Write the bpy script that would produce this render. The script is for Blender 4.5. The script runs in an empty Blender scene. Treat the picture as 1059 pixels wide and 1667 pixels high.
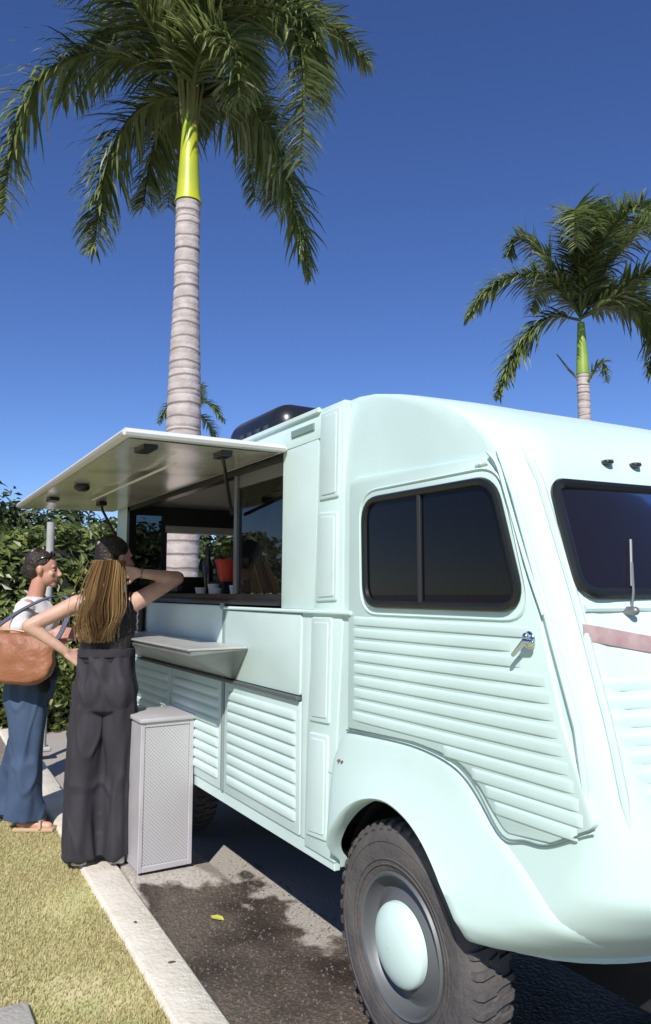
import bpy, bmesh, math, random
from mathutils import Vector, Matrix, noise
random.seed(7)
sc = bpy.context.scene
col = sc.collection
R = math.radians
# ------------------------------------------------------------------ camera, sky, sun, exposure
cam = bpy.data.objects.new('camera', bpy.data.cameras.new('camera'))
col.objects.link(cam)
FW = Vector((-0.8543186, 0.50846806, 0.10770317)).normalized()
RT = FW.cross(Vector((0, 0, 1))).normalized()
UP = RT.cross(FW)
cam.matrix_world = Matrix(((RT.x, UP.x, -FW.x, 0), (RT.y, UP.y, -FW.y, -1.5), (RT.z, UP.z, -FW.z, 1.54), (0, 0, 0, 1)))
cam.data.sensor_fit = 'VERTICAL'
cam.data.sensor_height = 36
cam.data.lens = 1200 / 1667 * 36
cam.data.clip_start = 0.05
cam.data.clip_end = 3000
sc.camera = cam
TOSUN = Vector((.40, -.33, .45)).normalized()
world = bpy.data.worlds.new('World')
sc.world = world
world.use_nodes = True
wn = world.node_tree
bg = wn.nodes['Background']
sky = wn.nodes.new('ShaderNodeTexSky')
sky.sky_type = 'NISHITA'
sky.sun_disc = False
sky.sun_elevation = math.asin(TOSUN.z)
sky.sun_rotation = math.atan2(TOSUN.x, TOSUN.y)
sky.altitude = 1500
sky.air_density = 1.0
sky.dust_density = 0.0
sky.ozone_density = 6.0
hs = wn.nodes.new('ShaderNodeHueSaturation')
hs.inputs['Hue'].default_value = .513
hs.inputs['Saturation'].default_value = 1.10
wn.links.new(sky.outputs[0], hs.inputs['Color'])
wn.links.new(hs.outputs[0], bg.inputs[0])
bg.inputs[1].default_value = 0.113
sl = bpy.data.lights.new('sun', 'SUN')
sl.energy = 4.3
sl.angle = R(0.5)
sl.color = (1.0, 0.955, 0.89)
sun = bpy.data.objects.new('sun', sl)
col.objects.link(sun)
sun.rotation_euler = TOSUN.to_track_quat('Z', 'Y').to_euler()
sun.location = (5, -5, 10)
sc.view_settings.view_transform = 'Standard'
sc.view_settings.look = 'None'
sc.view_settings.exposure = 0.22
sc.view_settings.gamma = 1
sc.view_settings.use_curve_mapping = False
sc.render.engine = 'CYCLES'

# ------------------------------------------------------------------ materials
MATS = {}


def mat(name, base, rough=.5, metal=0., spec=.5, var=0., vscale=6., bump=0., bscale=40., coat=0., trans=0., base2=None, mixs=None, detail=6, translucent=0.):
    if name in MATS:
        return MATS[name]
    m = bpy.data.materials.new(name)
    m.use_nodes = True
    nt = m.node_tree
    p = nt.nodes['Principled BSDF']
    p.inputs['Base Color'].default_value = (*base, 1)
    p.inputs['Roughness'].default_value = rough
    p.inputs['Metallic'].default_value = metal
    p.inputs['Specular IOR Level'].default_value = spec
    p.inputs['Coat Weight'].default_value = coat
    p.inputs['Coat Roughness'].default_value = .06
    p.inputs['Transmission Weight'].default_value = trans
    tc = nt.nodes.new('ShaderNodeTexCoord')
    if var or base2:
        n = nt.nodes.new('ShaderNodeTexNoise')
        n.inputs['Scale'].default_value = vscale
        n.inputs['Detail'].default_value = detail
        nt.links.new(tc.outputs['Object'], n.inputs['Vector'])
        mx = nt.nodes.new('ShaderNodeMix')
        mx.data_type = 'RGBA'
        b2 = base2 or tuple(c * (1 - var) for c in base)
        b1 = base if base2 else tuple(min(1, c * (1 + var * .6)) for c in base)
        mx.inputs['A'].default_value = (*b1, 1)
        mx.inputs['B'].default_value = (*b2, 1)
        mr = nt.nodes.new('ShaderNodeMapRange')
        lo, hi = mixs or (.35, .65)
        mr.inputs['From Min'].default_value = lo
        mr.inputs['From Max'].default_value = hi
        nt.links.new(n.outputs['Fac'], mr.inputs['Value'])
        nt.links.new(mr.outputs[0], mx.inputs['Factor'])
        nt.links.new(mx.outputs['Result'], p.inputs['Base Color'])
    if bump:
        n2 = nt.nodes.new('ShaderNodeTexNoise')
        n2.inputs['Scale'].default_value = bscale
        n2.inputs['Detail'].default_value = 5
        nt.links.new(tc.outputs['Object'], n2.inputs['Vector'])
        bp = nt.nodes.new('ShaderNodeBump')
        bp.inputs['Strength'].default_value = bump
        bp.inputs['Distance'].default_value = .02
        nt.links.new(n2.outputs['Fac'], bp.inputs['Height'])
        nt.links.new(bp.outputs[0], p.inputs['Normal'])
    if translucent:
        tr = nt.nodes.new('ShaderNodeBsdfTranslucent')
        tr.inputs[0].default_value = (*[min(1, c * 1.6) for c in base], 1)
        ms = nt.nodes.new('ShaderNodeMixShader')
        ms.inputs[0].default_value = translucent
        nt.links.new(p.outputs[0], ms.inputs[1])
        nt.links.new(tr.outputs[0], ms.inputs[2])
        nt.links.new(ms.outputs[0], nt.nodes['Material Output'].inputs[0])
    MATS[name] = m
    return m


def leafmat(name, c1, c2, rough=.45, tr=.3, c3=None):
    """leaf colours vary from leaf to leaf"""
    m = bpy.data.materials.new(name)
    m.use_nodes = True
    nt = m.node_tree
    p = nt.nodes['Principled BSDF']
    p.inputs['Roughness'].default_value = rough
    g = nt.nodes.new('ShaderNodeNewGeometry')
    cr = nt.nodes.new('ShaderNodeValToRGB')
    cr.color_ramp.elements[0].color = (*c1, 1)
    cr.color_ramp.elements[1].color = (*c2, 1)
    if c3:
        e = cr.color_ramp.elements.new(.93)
        e.color = (*c2, 1)
        cr.color_ramp.elements[2].color = (*c3, 1)
    nt.links.new(g.outputs['Random Per Island'], cr.inputs[0])
    nt.links.new(cr.outputs[0], p.inputs['Base Color'])
    t = nt.nodes.new('ShaderNodeBsdfTranslucent')
    nt.links.new(cr.outputs[0], t.inputs[0])
    ms = nt.nodes.new('ShaderNodeMixShader')
    ms.inputs[0].default_value = tr
    nt.links.new(p.outputs[0], ms.inputs[1])
    nt.links.new(t.outputs[0], ms.inputs[2])
    nt.links.new(ms.outputs[0], nt.nodes['Material Output'].inputs[0])
    return m


MINT = (.61, .785, .75)
mint = mat('mint_paint', MINT, rough=.5, coat=.06, spec=.35, var=.06, vscale=2.2, bump=.10, bscale=2.5)
mint_panel = mat('mint_panel_paint', (.60, .75, .725), rough=.45, coat=.1, spec=.4, var=.06, vscale=3, bump=.08, bscale=4)
rubber = mat('black_rubber', (.012, .014, .014), rough=.35)
tyre_m = mat('dusty_tyre_rubber', (.075, .070, .074), rough=.85, base2=(.115, .105, .10), vscale=9, bump=.3, bscale=60)
black = mat('black_plastic', (.01, .01, .011), rough=.3)
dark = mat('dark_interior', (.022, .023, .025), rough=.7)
steel = mat('brushed_steel', (.62, .62, .60), rough=.34, metal=.85, var=.12, vscale=4)
steel_in = mat('awning_steel_skin', (.88, .85, .80), rough=.2, metal=.6, base2=(.60, .57, .53), vscale=2.6, mixs=(.5, .62), detail=2)
alu = mat('white_aluminium', (.72, .72, .70), rough=.4)
chrome = mat('chrome', (.7, .72, .7), rough=.12, metal=1)
rimgrey = mat('rim_grey', (.15, .16, .17), rough=.5, metal=.4)


def glassmat(name, tint, tr, ior=1.5):
    m = bpy.data.materials.new(name)
    m.use_nodes = True
    nt = m.node_tree
    nt.nodes.remove(nt.nodes['Principled BSDF'])
    gl = nt.nodes.new('ShaderNodeBsdfGlossy')
    gl.inputs['Roughness'].default_value = .015
    df = nt.nodes.new('ShaderNodeBsdfDiffuse')
    df.inputs[0].default_value = (*tint, 1)
    tp = nt.nodes.new('ShaderNodeBsdfTransparent')
    tp.inputs[0].default_value = (.5, .55, .55, 1)
    fr = nt.nodes.new('ShaderNodeFresnel')
    fr.inputs[0].default_value = ior
    m1 = nt.nodes.new('ShaderNodeMixShader')
    m1.inputs[0].default_value = tr
    m2 = nt.nodes.new('ShaderNodeMixShader')
    nt.links.new(df.outputs[0], m1.inputs[1])
    nt.links.new(tp.outputs[0], m1.inputs[2])
    nt.links.new(fr.outputs[0], m2.inputs[0])
    nt.links.new(m1.outputs[0], m2.inputs[1])
    nt.links.new(gl.outputs[0], m2.inputs[2])
    nt.links.new(m2.outputs[0], nt.nodes['Material Output'].inputs[0])
    return m


cabglass = glassmat('dark_cab_glass', (.006, .006, .009), .0, 1.32)
screenglass = glassmat('windscreen_glass', (.014, .014, .022), .0, 1.19)
hatchglass = glassmat('tinted_hatch_glass', (.012, .014, .015), .55)


# ------------------------------------------------------------------ helpers
def thing(name, label, cat, loc=(0, 0, 0), rz=0, group=None):
    o = bpy.data.objects.new(name, None)
    col.objects.link(o)
    o.location = loc
    o.rotation_euler = (0, 0, rz)
    o.empty_display_size = .1
    o['label'] = label
    o['category'] = cat
    if group:
        o['group'] = group
    return o


def tag(o, label, cat, group=None):
    o['label'] = label
    o['category'] = cat
    if group:
        o['group'] = group
    return o


def obj(name, bm, m, parent=None, smooth=True, angle=35, world_space=True):
    """link a bmesh as ONE object; its coordinates are world ones unless the parent is set (then the parent's own)"""
    me = bpy.data.meshes.new(name)
    bm.normal_update()
    bm.to_mesh(me)
    bm.free()
    ms = m if isinstance(m, (list, tuple)) else [m]
    for k in ms:
        me.materials.append(k)
    if smooth:
        me.polygons.foreach_set('use_smooth', [True] * len(me.polygons))
        try:
            me.set_sharp_from_angle(angle=R(angle))
        except Exception:
            pass
    o = bpy.data.objects.new(name, me)
    col.objects.link(o)
    if parent:
        o.parent = parent
    return o


def B():
    return bmesh.new()


def box(bm, x0, x1, y0, y1, z0, z1, bev=0., seg=1):
    vs = [bm.verts.new((x, y, z)) for x in (x0, x1) for y in (y0, y1) for z in (z0, z1)]
    fs = [(0, 1, 3, 2), (4, 6, 7, 5), (0, 4, 5, 1), (2, 3, 7, 6), (0, 2, 6, 4), (1, 5, 7, 3)]
    faces = [bm.faces.new([vs[i] for i in f]) for f in fs]
    bmesh.ops.recalc_face_normals(bm, faces=faces)
    if bev:
        es = list({e for f in faces for e in f.edges})
        bmesh.ops.bevel(bm, geom=es, offset=bev, segments=seg, profile=.5, affect='EDGES')
    return bm


def roundpoly(pts, r, n=4):
    """2-D polygon with rounded corners; r a number or one per corner"""
    out = []
    N = len(pts)
    for i, p in enumerate(pts):
        rr = r[i] if isinstance(r, (list, tuple)) else r
        p = Vector(p)
        a = Vector(pts[i - 1]) - p
        b = Vector(pts[(i + 1) % N]) - p
        rr = min(rr, a.length * .48, b.length * .48)
        if rr <= 1e-5:
            out.append(p)
            continue
        A = p + a.normalized() * rr
        Bq = p + b.normalized() * rr
        for k in range(n + 1):
            t = k / n
            out.append((A * (1 - t) ** 2 + p * 2 * t * (1 - t) + Bq * t * t))
    return out


def slab(bm, pts, y0, y1, bev=0., seg=2):
    """pts (x,z); front face at y0 (towards the camera side), back at y1"""
    f = [bm.verts.new((p[0], y0, p[1])) for p in pts]
    b = [bm.verts.new((p[0], y1, p[1])) for p in pts]
    ff = bm.faces.new(f)
    bf = bm.faces.new(list(reversed(b)))
    n = len(pts)
    sides = [bm.faces.new((f[i], b[i], b[(i + 1) % n], f[(i + 1) % n])) for i in range(n)]
    bmesh.ops.recalc_face_normals(bm, faces=[ff, bf] + sides)
    if bev:
        bmesh.ops.bevel(bm, geom=list(ff.edges), offset=bev, segments=seg, profile=.5, affect='EDGES')
    return bm


def tube(bm, pts, r, n=8, cap=True, closed=False):
    pts = [Vector(p) for p in pts]
    rs = r if isinstance(r, (list, tuple)) else [r] * len(pts)
    rings = []
    N = len(pts)
    prev = None
    for i, p in enumerate(pts):
        if closed:
            t = pts[(i + 1) % N] - pts[i - 1]
        else:
            t = pts[min(i + 1, N - 1)] - pts[max(i - 1, 0)]
        t.normalize()
        if prev is None:
            a = Vector((0, 0, 1)) if abs(t.z) < .9 else Vector((1, 0, 0))
            u = t.cross(a).normalized()
        else:
            u = (prev - t * prev.dot(t))
            u = u.normalized() if u.length > 1e-6 else t.orthogonal().normalized()
        prev = u
        v = t.cross(u)
        rings.append([bm.verts.new(p + (u * math.cos(2 * math.pi * k / n) + v * math.sin(2 * math.pi * k / n)) * rs[i]) for k in range(n)])
    fs = []
    for i in range(N if closed else N - 1):
        a, b = rings[i], rings[(i + 1) % N]
        for k in range(n):
            fs.append(bm.faces.new((a[k], a[(k + 1) % n], b[(k + 1) % n], b[k])))
    if cap and not closed:
        fs.append(bm.faces.new(list(reversed(rings[0]))))
        fs.append(bm.faces.new(rings[-1]))
    bmesh.ops.recalc_face_normals(bm, faces=fs)
    return bm


def loft(bm, rings, closed=True, caps=True):
    vr = [[bm.verts.new(p) for p in r] for r in rings]
    fs = []
    for i in range(len(vr) - 1):
        a, b = vr[i], vr[i + 1]
        n = len(a)
        for k in range(n if closed else n - 1):
            fs.append(bm.faces.new((a[k], a[(k + 1) % n], b[(k + 1) % n], b[k])))
    if caps:
        fs.append(bm.faces.new(list(reversed(vr[0]))))
        fs.append(bm.faces.new(vr[-1]))
    bmesh.ops.recalc_face_normals(bm, faces=fs)
    return bm


def catmull(pts, n=8):
    pts = [Vector(p) for p in pts]
    P = [pts[0] * 2 - pts[1]] + pts + [pts[-1] * 2 - pts[-2]]
    out = []
    for i in range(1, len(P) - 2):
        for k in range(n):
            t = k / n
            a, b, c, d = P[i - 1], P[i], P[i + 1], P[i + 2]
            out.append(.5 * ((2 * b) + (c - a) * t + (2 * a - 5 * b + 4 * c - d) * t * t + (3 * b - a - 3 * c + d) * t ** 3))
    out.append(pts[-1])
    return out


def lathe_y(bm, prof, cx, cz, n=48):
    """prof (r, y) revolved about the axis y through (cx, cz)"""
    rings = []
    for r, y in prof:
        rings.append([bm.verts.new((cx + r * math.cos(2 * math.pi * k / n), y, cz + r * math.sin(2 * math.pi * k / n))) for k in range(n)])
    fs = []
    for i in range(len(rings) - 1):
        a, b = rings[i], rings[i + 1]
        for k in range(n):
            fs.append(bm.faces.new((a[k], a[(k + 1) % n], b[(k + 1) % n], b[k])))
    bmesh.ops.recalc_face_normals(bm, faces=fs)
    return bm


def sock(bm, p0, r0, p1, r1, n=12, flat=1., axis=None):
    """tapered capsule, closed; flat squashes it along axis"""
    p0, p1 = Vector(p0), Vector(p1)
    t = (p1 - p0)
    L = max(t.length, 1e-5)
    t = t / L
    if axis is None:
        u = t.orthogonal().normalized()
    else:
        u = Vector(axis) - t * Vector(axis).dot(t)
        u.normalize()
    v = t.cross(u)
    rings = []
    K = 4
    for k in range(K):
        a = math.pi / 2 * (k + .35) / K
        rings.append((p0 - t * r0 * math.cos(a), r0 * math.sin(a)))
    rings.append((p0, r0))
    rings.append((p1, r1))
    for k in reversed(range(K)):
        a = math.pi / 2 * (k + .35) / K
        rings.append((p1 + t * r1 * math.cos(a), r1 * math.sin(a)))
    loft(bm, [[c + (u * flat * math.cos(2 * math.pi * j / n) + v * math.sin(2 * math.pi * j / n)) * r for j in range(n)] for c, r in rings])


def ell(bm, c, r, rot=None):
    M = Matrix.Translation(c) @ (rot.to_4x4() if rot else Matrix.Identity(4)) @ Matrix.Diagonal((*r, 1))
    bmesh.ops.create_icosphere(bm, subdivisions=3, radius=1, matrix=M)


def fuse(name, bm, m, parent, voxel=.008, sm=6, disp=0., dscale=8., stretch=(1, 1, 1), fac=.5, ridge_=0.):
    """union every closed piece in bm into one continuous surface"""
    me = bpy.data.meshes.new(name)
    bm.to_mesh(me)
    bm.free()
    t = bpy.data.objects.new('tmp_fuse', me)
    col.objects.link(t)
    md = t.modifiers.new('r', 'REMESH')
    md.mode = 'VOXEL'
    md.voxel_size = voxel
    s = t.modifiers.new('s', 'SMOOTH')
    s.iterations = sm
    s.factor = fac
    dg = bpy.context.evaluated_depsgraph_get()
    me2 = bpy.data.meshes.new_from_object(t.evaluated_get(dg))
    bpy.data.objects.remove(t)
    if disp:
        me2.update()
        ns = [v.normal.copy() for v in me2.vertices]
        for v, n in zip(me2.vertices, ns):
            q = Vector((v.co.x * stretch[0], v.co.y * stretch[1], v.co.z * stretch[2])) * dscale
            d = disp * (noise.noise(q) + .5 * noise.noise(q * 2.3))
            if ridge_:
                q2 = Vector((v.co.x * 7 + v.co.z * 2.2, v.co.y * 7 - v.co.z * 1.6, v.co.z * 2.4))
                d += ridge_ * (max(0, 1 - abs(noise.noise(q2)) * 5) ** 1.5 - .25)
            v.co += n * d
    for k in (m if isinstance(m, (list, tuple)) else [m]):
        me2.materials.append(k)
    me2.name = name
    me2.polygons.foreach_set('use_smooth', [True] * len(me2.polygons))
    o = bpy.data.objects.new(name, me2)
    col.objects.link(o)
    if parent:
        o.parent = parent
    return o


def struct(o, kind='structure'):
    o['kind'] = kind
    return o


def lerp(a, b, t):
    return a + (b - a) * t


# ================================================================== GROUND
def groundmat():
    m = bpy.data.materials.new('pavement_concrete_and_wet_asphalt')
    m.use_nodes = True
    nt = m.node_tree
    p = nt.nodes['Principled BSDF']
    N = nt.nodes.new
    L = nt.links.new
    tc = N('ShaderNodeTexCoord')
    big = N('ShaderNodeTexNoise'); big.inputs['Scale'].default_value = 5.5; big.inputs['Detail'].default_value = 8
    fine = N('ShaderNodeTexNoise'); fine.inputs['Scale'].default_value = 70; fine.inputs['Detail'].default_value = 4
    peb = N('ShaderNodeTexVoronoi'); peb.inputs['Scale'].default_value = 62
    for n in (big, fine, peb):
        L(tc.outputs['Object'], n.inputs['Vector'])
    sep = N('ShaderNodeSeparateXYZ'); L(tc.outputs['Object'], sep.inputs[0])

    def math_(op, a, b=None, c=None):
        n = N('ShaderNodeMath'); n.operation = op
        for i, v in enumerate((a, b, c)):
            if v is None:
                continue
            if isinstance(v, (int, float)):
                n.inputs[i].default_value = v
            else:
                L(v, n.inputs[i])
        return n.outputs[0]
    # wet worn asphalt region: x > -4.0 (+noise), y < .24 + slope
    nz = math_('MULTIPLY', math_('SUBTRACT', big.outputs['Fac'], .5), .85)
    dx = math_('ADD', sep.outputs['X'], 3.82)
    dy = math_('SUBTRACT', .31, sep.outputs['Y'])
    far = math_('SUBTRACT', 3.05, math_('MULTIPLY', -1.0, sep.outputs['X']))
    d1 = math_('MINIMUM', dx, dy)
    # beyond the van's sill the tarmac widens near the wheel
    d2 = math_('MULTIPLY', math_('ADD', sep.outputs['X'], 2.95), 1.0)
    d = math_('MAXIMUM', d1, d2)
    s = math_('MULTIPLY', math_('ADD', d, nz), 12.0)
    cl = N('ShaderNodeClamp'); L(s, cl.inputs[0])
    # colours
    conc = N('ShaderNodeValToRGB'); L(fine.outputs['Fac'], conc.inputs[0])
    conc.color_ramp.elements[0].color = (.30, .27, .24, 1); conc.color_ramp.elements[0].position = .3
    conc.color_ramp.elements[1].color = (.50, .46, .41, 1); conc.color_ramp.elements[1].position = .7
    asp = N('ShaderNodeValToRGB'); L(peb.outputs['Distance'], asp.inputs[0])
    asp.color_ramp.elements[0].color = (.155, .130, .108, 1)
    asp.color_ramp.elements[1].color = (.080, .068, .058, 1); asp.color_ramp.elements[1].position = .55
    st = N('ShaderNodeTexNoise'); st.inputs['Scale'].default_value = 2.3; st.inputs['Detail'].default_value = 6
    L(tc.outputs['Object'], st.inputs['Vector'])
    sr = N('ShaderNodeMapRange'); sr.inputs['From Min'].default_value = .42; sr.inputs['From Max'].default_value = .62
    L(st.outputs['Fac'], sr.inputs['Value'])
    asp2 = N('ShaderNodeMix'); asp2.data_type = 'RGBA'; asp2.blend_type = 'MULTIPLY'
    asp2.inputs['Factor'].default_value = 1
    rr = N('ShaderNodeValToRGB'); L(sr.outputs[0], rr.inputs[0])
    rr.color_ramp.elements[0].color = (1.25, 1.2, 1.15, 1); rr.color_ramp.elements[1].color = (.45, .38, .36, 1)
    L(asp.outputs[0], asp2.inputs['A']); L(rr.outputs[0], asp2.inputs['B'])
    mx = N('ShaderNodeMix'); mx.data_type = 'RGBA'
    L(cl.outputs[0], mx.inputs['Factor']); L(conc.outputs[0], mx.inputs['A']); L(asp2.outputs['Result'], mx.inputs['B'])
    L(mx.outputs['Result'], p.inputs['Base Color'])
    rg = N('ShaderNodeMapRange'); rg.inputs['To Min'].default_value = .9; rg.inputs['To Max'].default_value = .62
    L(cl.outputs[0], rg.inputs['Value']); L(rg.outputs[0], p.inputs['Roughness'])
    bp = N('ShaderNodeBump'); bp.inputs['Strength'].default_value = .7; bp.inputs['Distance'].default_value = .006
    h = math_('MULTIPLY', math_('SUBTRACT', 1.0, peb.outputs['Distance']), cl.outputs[0])
    h2 = math_('ADD', h, math_('MULTIPLY', fine.outputs['Fac'], .5))
    L(h2, bp.inputs['Height']); L(bp.outputs[0], p.inputs['Normal'])
    return m


bm = B()
for a, b in (((-300, -300), (300, 300)),):
    vs = [bm.verts.new(v) for v in ((a[0], a[1], 0), (b[0], a[1], 0), (b[0], b[1], 0), (a[0], b[1], 0))]
    bm.faces.new(vs)
GM = groundmat()
struct(obj('pavement', bm, GM, smooth=False))

# concrete plinth under the cabinet
bm = B()
pp = roundpoly([(-4.5, -.322), (-3.66, -.345), (-3.72, .18), (-4.6, .18)], .05, 6)
loft(bm, [[(p.x, p.y, -.02) for p in pp], [(p.x, p.y, .003) for p in pp], [(min(p.x, lerp(p.x, -4.2, .42)), min(p.y, lerp(p.y, -.2, .45)), .080) for p in pp], [(min(p.x, lerp(p.x, -4.2, .50)), min(p.y, lerp(p.y, -.2, .50)), .088) for p in pp]])
struct(obj('concrete_plinth', bm, GM))

# loose gravel bits on the tarmac
bm = B()
for i in range(1500):
    x = random.uniform(-4.1, -1.9); y = random.uniform(-.36, .42)
    if x < -3.9 and random.random() < .6:
        continue
    s = random.uniform(.002, .0055)
    z = s * .3
    M = Matrix.Translation((x, y, z)) @ Matrix.Rotation(random.uniform(0, 6), 4, 'Z') @ Matrix.Diagonal((s, s * random.uniform(.5, 1), s * .6, 1))
    bmesh.ops.create_icosphere(bm, subdivisions=0 + 1, radius=1, matrix=M) if False else bmesh.ops.create_cube(bm, size=1.6, matrix=M)
g = obj('gravel', bm, mat('gravel_stone', (.11, .095, .08), rough=.9, base2=(.22, .19, .16), vscale=30), smooth=False)
g['kind'] = 'stuff'

# curb line
curb_m = mat('curb_concrete', (.82, .76, .66), rough=.9, base2=(.72, .65, .55), vscale=9, bump=.35, bscale=55, mixs=(.4, .7))
CA, CB = (-9.5, -.40, -.22), (3.0, -.72, -.54)


def cy(x, k):
    t = (x + 4.16) / (4.16 - 2.53)
    return (-.531, -.342)[k] + ((-.051, -.063)[k]) * t


x = -9.6
k = 0
curb_parts = []
while x < 2.5:
    x1 = x + (1.62 if k != 3 else 1.5)
    bm = B()
    g_ = .004
    a = [(x + g_, cy(x, 0)), (x1 - g_, cy(x1, 0)), (x1 - g_, cy(x1, 1)), (x + g_, cy(x, 1))]
    NN = 14
    rings = []
    for j in range(NN + 1):
        t = j / NN
        xx = lerp(x + g_, x1 - g_, t)
        w0 = cy(xx, 0) + .004 * noise.noise(Vector((xx * 9, 0, 0)))
        w1 = cy(xx, 1) + .004 * noise.noise(Vector((xx * 9, 5, 0)))
        rings.append([(xx, w0, -.05), (xx, w0, .085), (xx, w0 + .012, .1), (xx, w1 - .02, .1), (xx, w1, .08), (xx, w1 + .006, -.05)])
    loft(bm, rings)
    o = obj('curb', bm, curb_m, angle=50)
    struct(o)
    x = x1
    k += 1

# lawn
lawn_m = mat('lawn_soil', (.62, .55, .31), rough=.95, base2=(.46, .47, .20), vscale=5)
bm = B()
vs = [bm.verts.new(v) for v in ((-9, -9, .075), (6, -9, .075), (6, cy(6, 0), .075), (-9, cy(-9, 0), .075))]
bm.faces.new(vs)
struct(obj('lawn', bm, lawn_m, smooth=False))
grass_m = leafmat('grass_blades', (.46, .43, .20), (.68, .60, .34), rough=.8, tr=.35, c3=(.76, .66, .46))
bm = B()


def blade(bm, x, y, z, h, a, lean, w=.0022):
    d = Vector((math.cos(a), math.sin(a), 0))
    s = Vector((-d.y, d.x, 0)) * w
    p = Vector((x, y, z))
    v = [bm.verts.new(q) for q in (p - s, p + s, p + d * lean * .4 + Vector((0, 0, h * .6)) + s * .7, p + d * lean * .4 + Vector((0, 0, h * .6)) - s * .7, p + d * lean + Vector((0, 0, h)))]
    bm.faces.new((v[0], v[1], v[2], v[3]))
    bm.faces.new((v[3], v[2], v[4]))


cnt = 0
while cnt < 60000:
    x = -1.6 - 4.6 * random.random() ** 1.35
    y = cy(x, 0) + .012 - random.random() ** 1.1 * 1.3
    # only what can be near the view
    v = Vector((x, y, .1)) - Vector((0, -1.5, 1.54))
    zz = v.dot(FW)
    if zz < .5 or abs(v.dot(RT) / zz) > .5:
        continue
    dens = .6 + noise.noise(Vector((x * 2.2, y * 2.2, 3)))
    if random.random() > dens + .25:
        continue
    blade(bm, x, y, .074, random.uniform(.008, .02), random.uniform(0, 6.28), random.uniform(.002, .018), .0026)
    cnt += 1
g = obj('grass', bm, grass_m, smooth=False)
g['kind'] = 'stuff'

# stepping slab at the bottom left
bm = B()
box(bm, -2.93, -2.2, -1.55, -.985, .05, .104, .008, 2)
tag(obj('stepping_slab', bm, mat('slab_stone', (.50, .47, .42), rough=.9, var=.12, vscale=14, bump=.3, bscale=70)),
    'pale square stepping slab set in the grass at the bottom left corner', 'paving slab')

# small leaf litter on curb and pavement
litter = mat('dry_leaf', (.10, .075, .04), rough=.8)
yel = mat('yellow_leaf', (.62, .60, .12), rough=.5)


def leaflet_obj(name, x, y, z, s, a, m, label, cat, group=None):
    bm = B()
    pts = [(-1, 0, 0), (-.4, .42, .10), (.4, .36, .14), (1, 0, .05), (.4, -.36, .12), (-.4, -.42, .06)]
    vs = [bm.verts.new(Vector(p) * s) for p in pts]
    c = bm.verts.new((0, 0, .02 * s))
    for i in range(6):
        bm.faces.new((vs[i], vs[(i + 1) % 6], c))
    ret = bmesh.ops.extrude_face_region(bm, geom=list(bm.faces))
    for v_ in [q for q in ret['geom'] if isinstance(q, bmesh.types.BMVert)]:
        v_.co.z += .0012
    o = obj(name, bm, m)
    o.location = (x, y, z)
    o.rotation_euler = (0, 0, a)
    return tag(o, label, cat, group)


leaflet_obj('fallen_leaf', -3.42, -.06, .004, .045, .4, yel, 'yellow-green fallen leaf lying on the dark tarmac between curb and van', 'leaf')
for i, (x, y, z, s) in enumerate([(-3.35, -.475, .101, .014), (-2.93, -.455, .101, .017), (-3.0, -.30, .002, .02), (-2.78, -.26, .002, .018), (-3.3, -.22, .002, .016), (-2.7, -.1, .002, .015)]):
    leaflet_obj('leaf_scrap', x, y, z, s, i * 1.3, litter,
                ['tiny dark leaf scrap on the pale curb, the one farther from the camera', 'dark leaf scrap on the pale curb, the one nearer the camera',
                 'brown leaf scrap on the tarmac beside the near curb stone', 'brown leaf scrap nearest the camera along the curb foot',
                 'brown leaf scrap on the tarmac level with the farther curb scrap', 'small brown leaf scrap out on the tarmac towards the front wheel'][i], 'leaf scrap', 'leaf scraps on curb and tarmac')

# ================================================================== THE FOOD TRUCK
van = thing('food_truck', 'mint green vintage corrugated food truck with serving hatch open', 'food truck')
vp = lambda n, bm, m, parent=None, **k: obj(n, bm, m, parent or van, **k)

KEY = [  # z: xs, ys, ry, xc, xf
    (.55, -1.70, .03, .50, -1.34, -1.14), (.58, -1.68, .00, .48, -1.31, -1.11), (.62, -1.62, -.020, .44, -1.27, -1.07), (.70, -1.46, -.024, .32, -1.19, -1.0),
    (.80, -1.36, -.015, .20, -1.135, -.98), (.95, -1.30, .0, .15, -1.16, -.99), (1.2, -1.33, 0, .12, -1.225, -1.05), (1.42, -1.40, 0, .11, -1.29, -1.12),
    (1.47, -1.415, 0, .11, -1.305, -1.15), (1.52, -1.43, 0, .11, -1.32, -1.25), (1.85, -1.535, 0, .11, -1.43, -1.37), (1.92, -1.57, 0, .15, -1.455, -1.40),
    (2.0, -1.62, .004, .20, -1.50, -1.46), (2.08, -1.71, .010, .28, -1.61, -1.57), (2.15, -1.83, .016, .36, -1.76, -1.73), (2.20, -1.96, .022, .42, -1.90, -1.88),
    (2.24, -2.08, .028, .45, -2.03, -2.01), (2.275, -2.22, .036, .45, -2.18, -2.16), (2.30, -2.36, .06, .40, -2.33, -2.31), (2.315, -2.46, .14, .3, -2.44, -2.42),
    (2.325, -2.52, .30, .2, -2.50, -2.49), (2.335, -2.56, .7, .1, -2.55, -2.548)]


def key(z):
    z = max(KEY[0][0], min(KEY[-1][0], z))
    for a, b in zip(KEY, KEY[1:]):
        if z <= b[0]:
            t = (z - a[0]) / (b[0] - a[0])
            return [lerp(p, q, t) for p, q in zip(a[1:], b[1:])]


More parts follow.
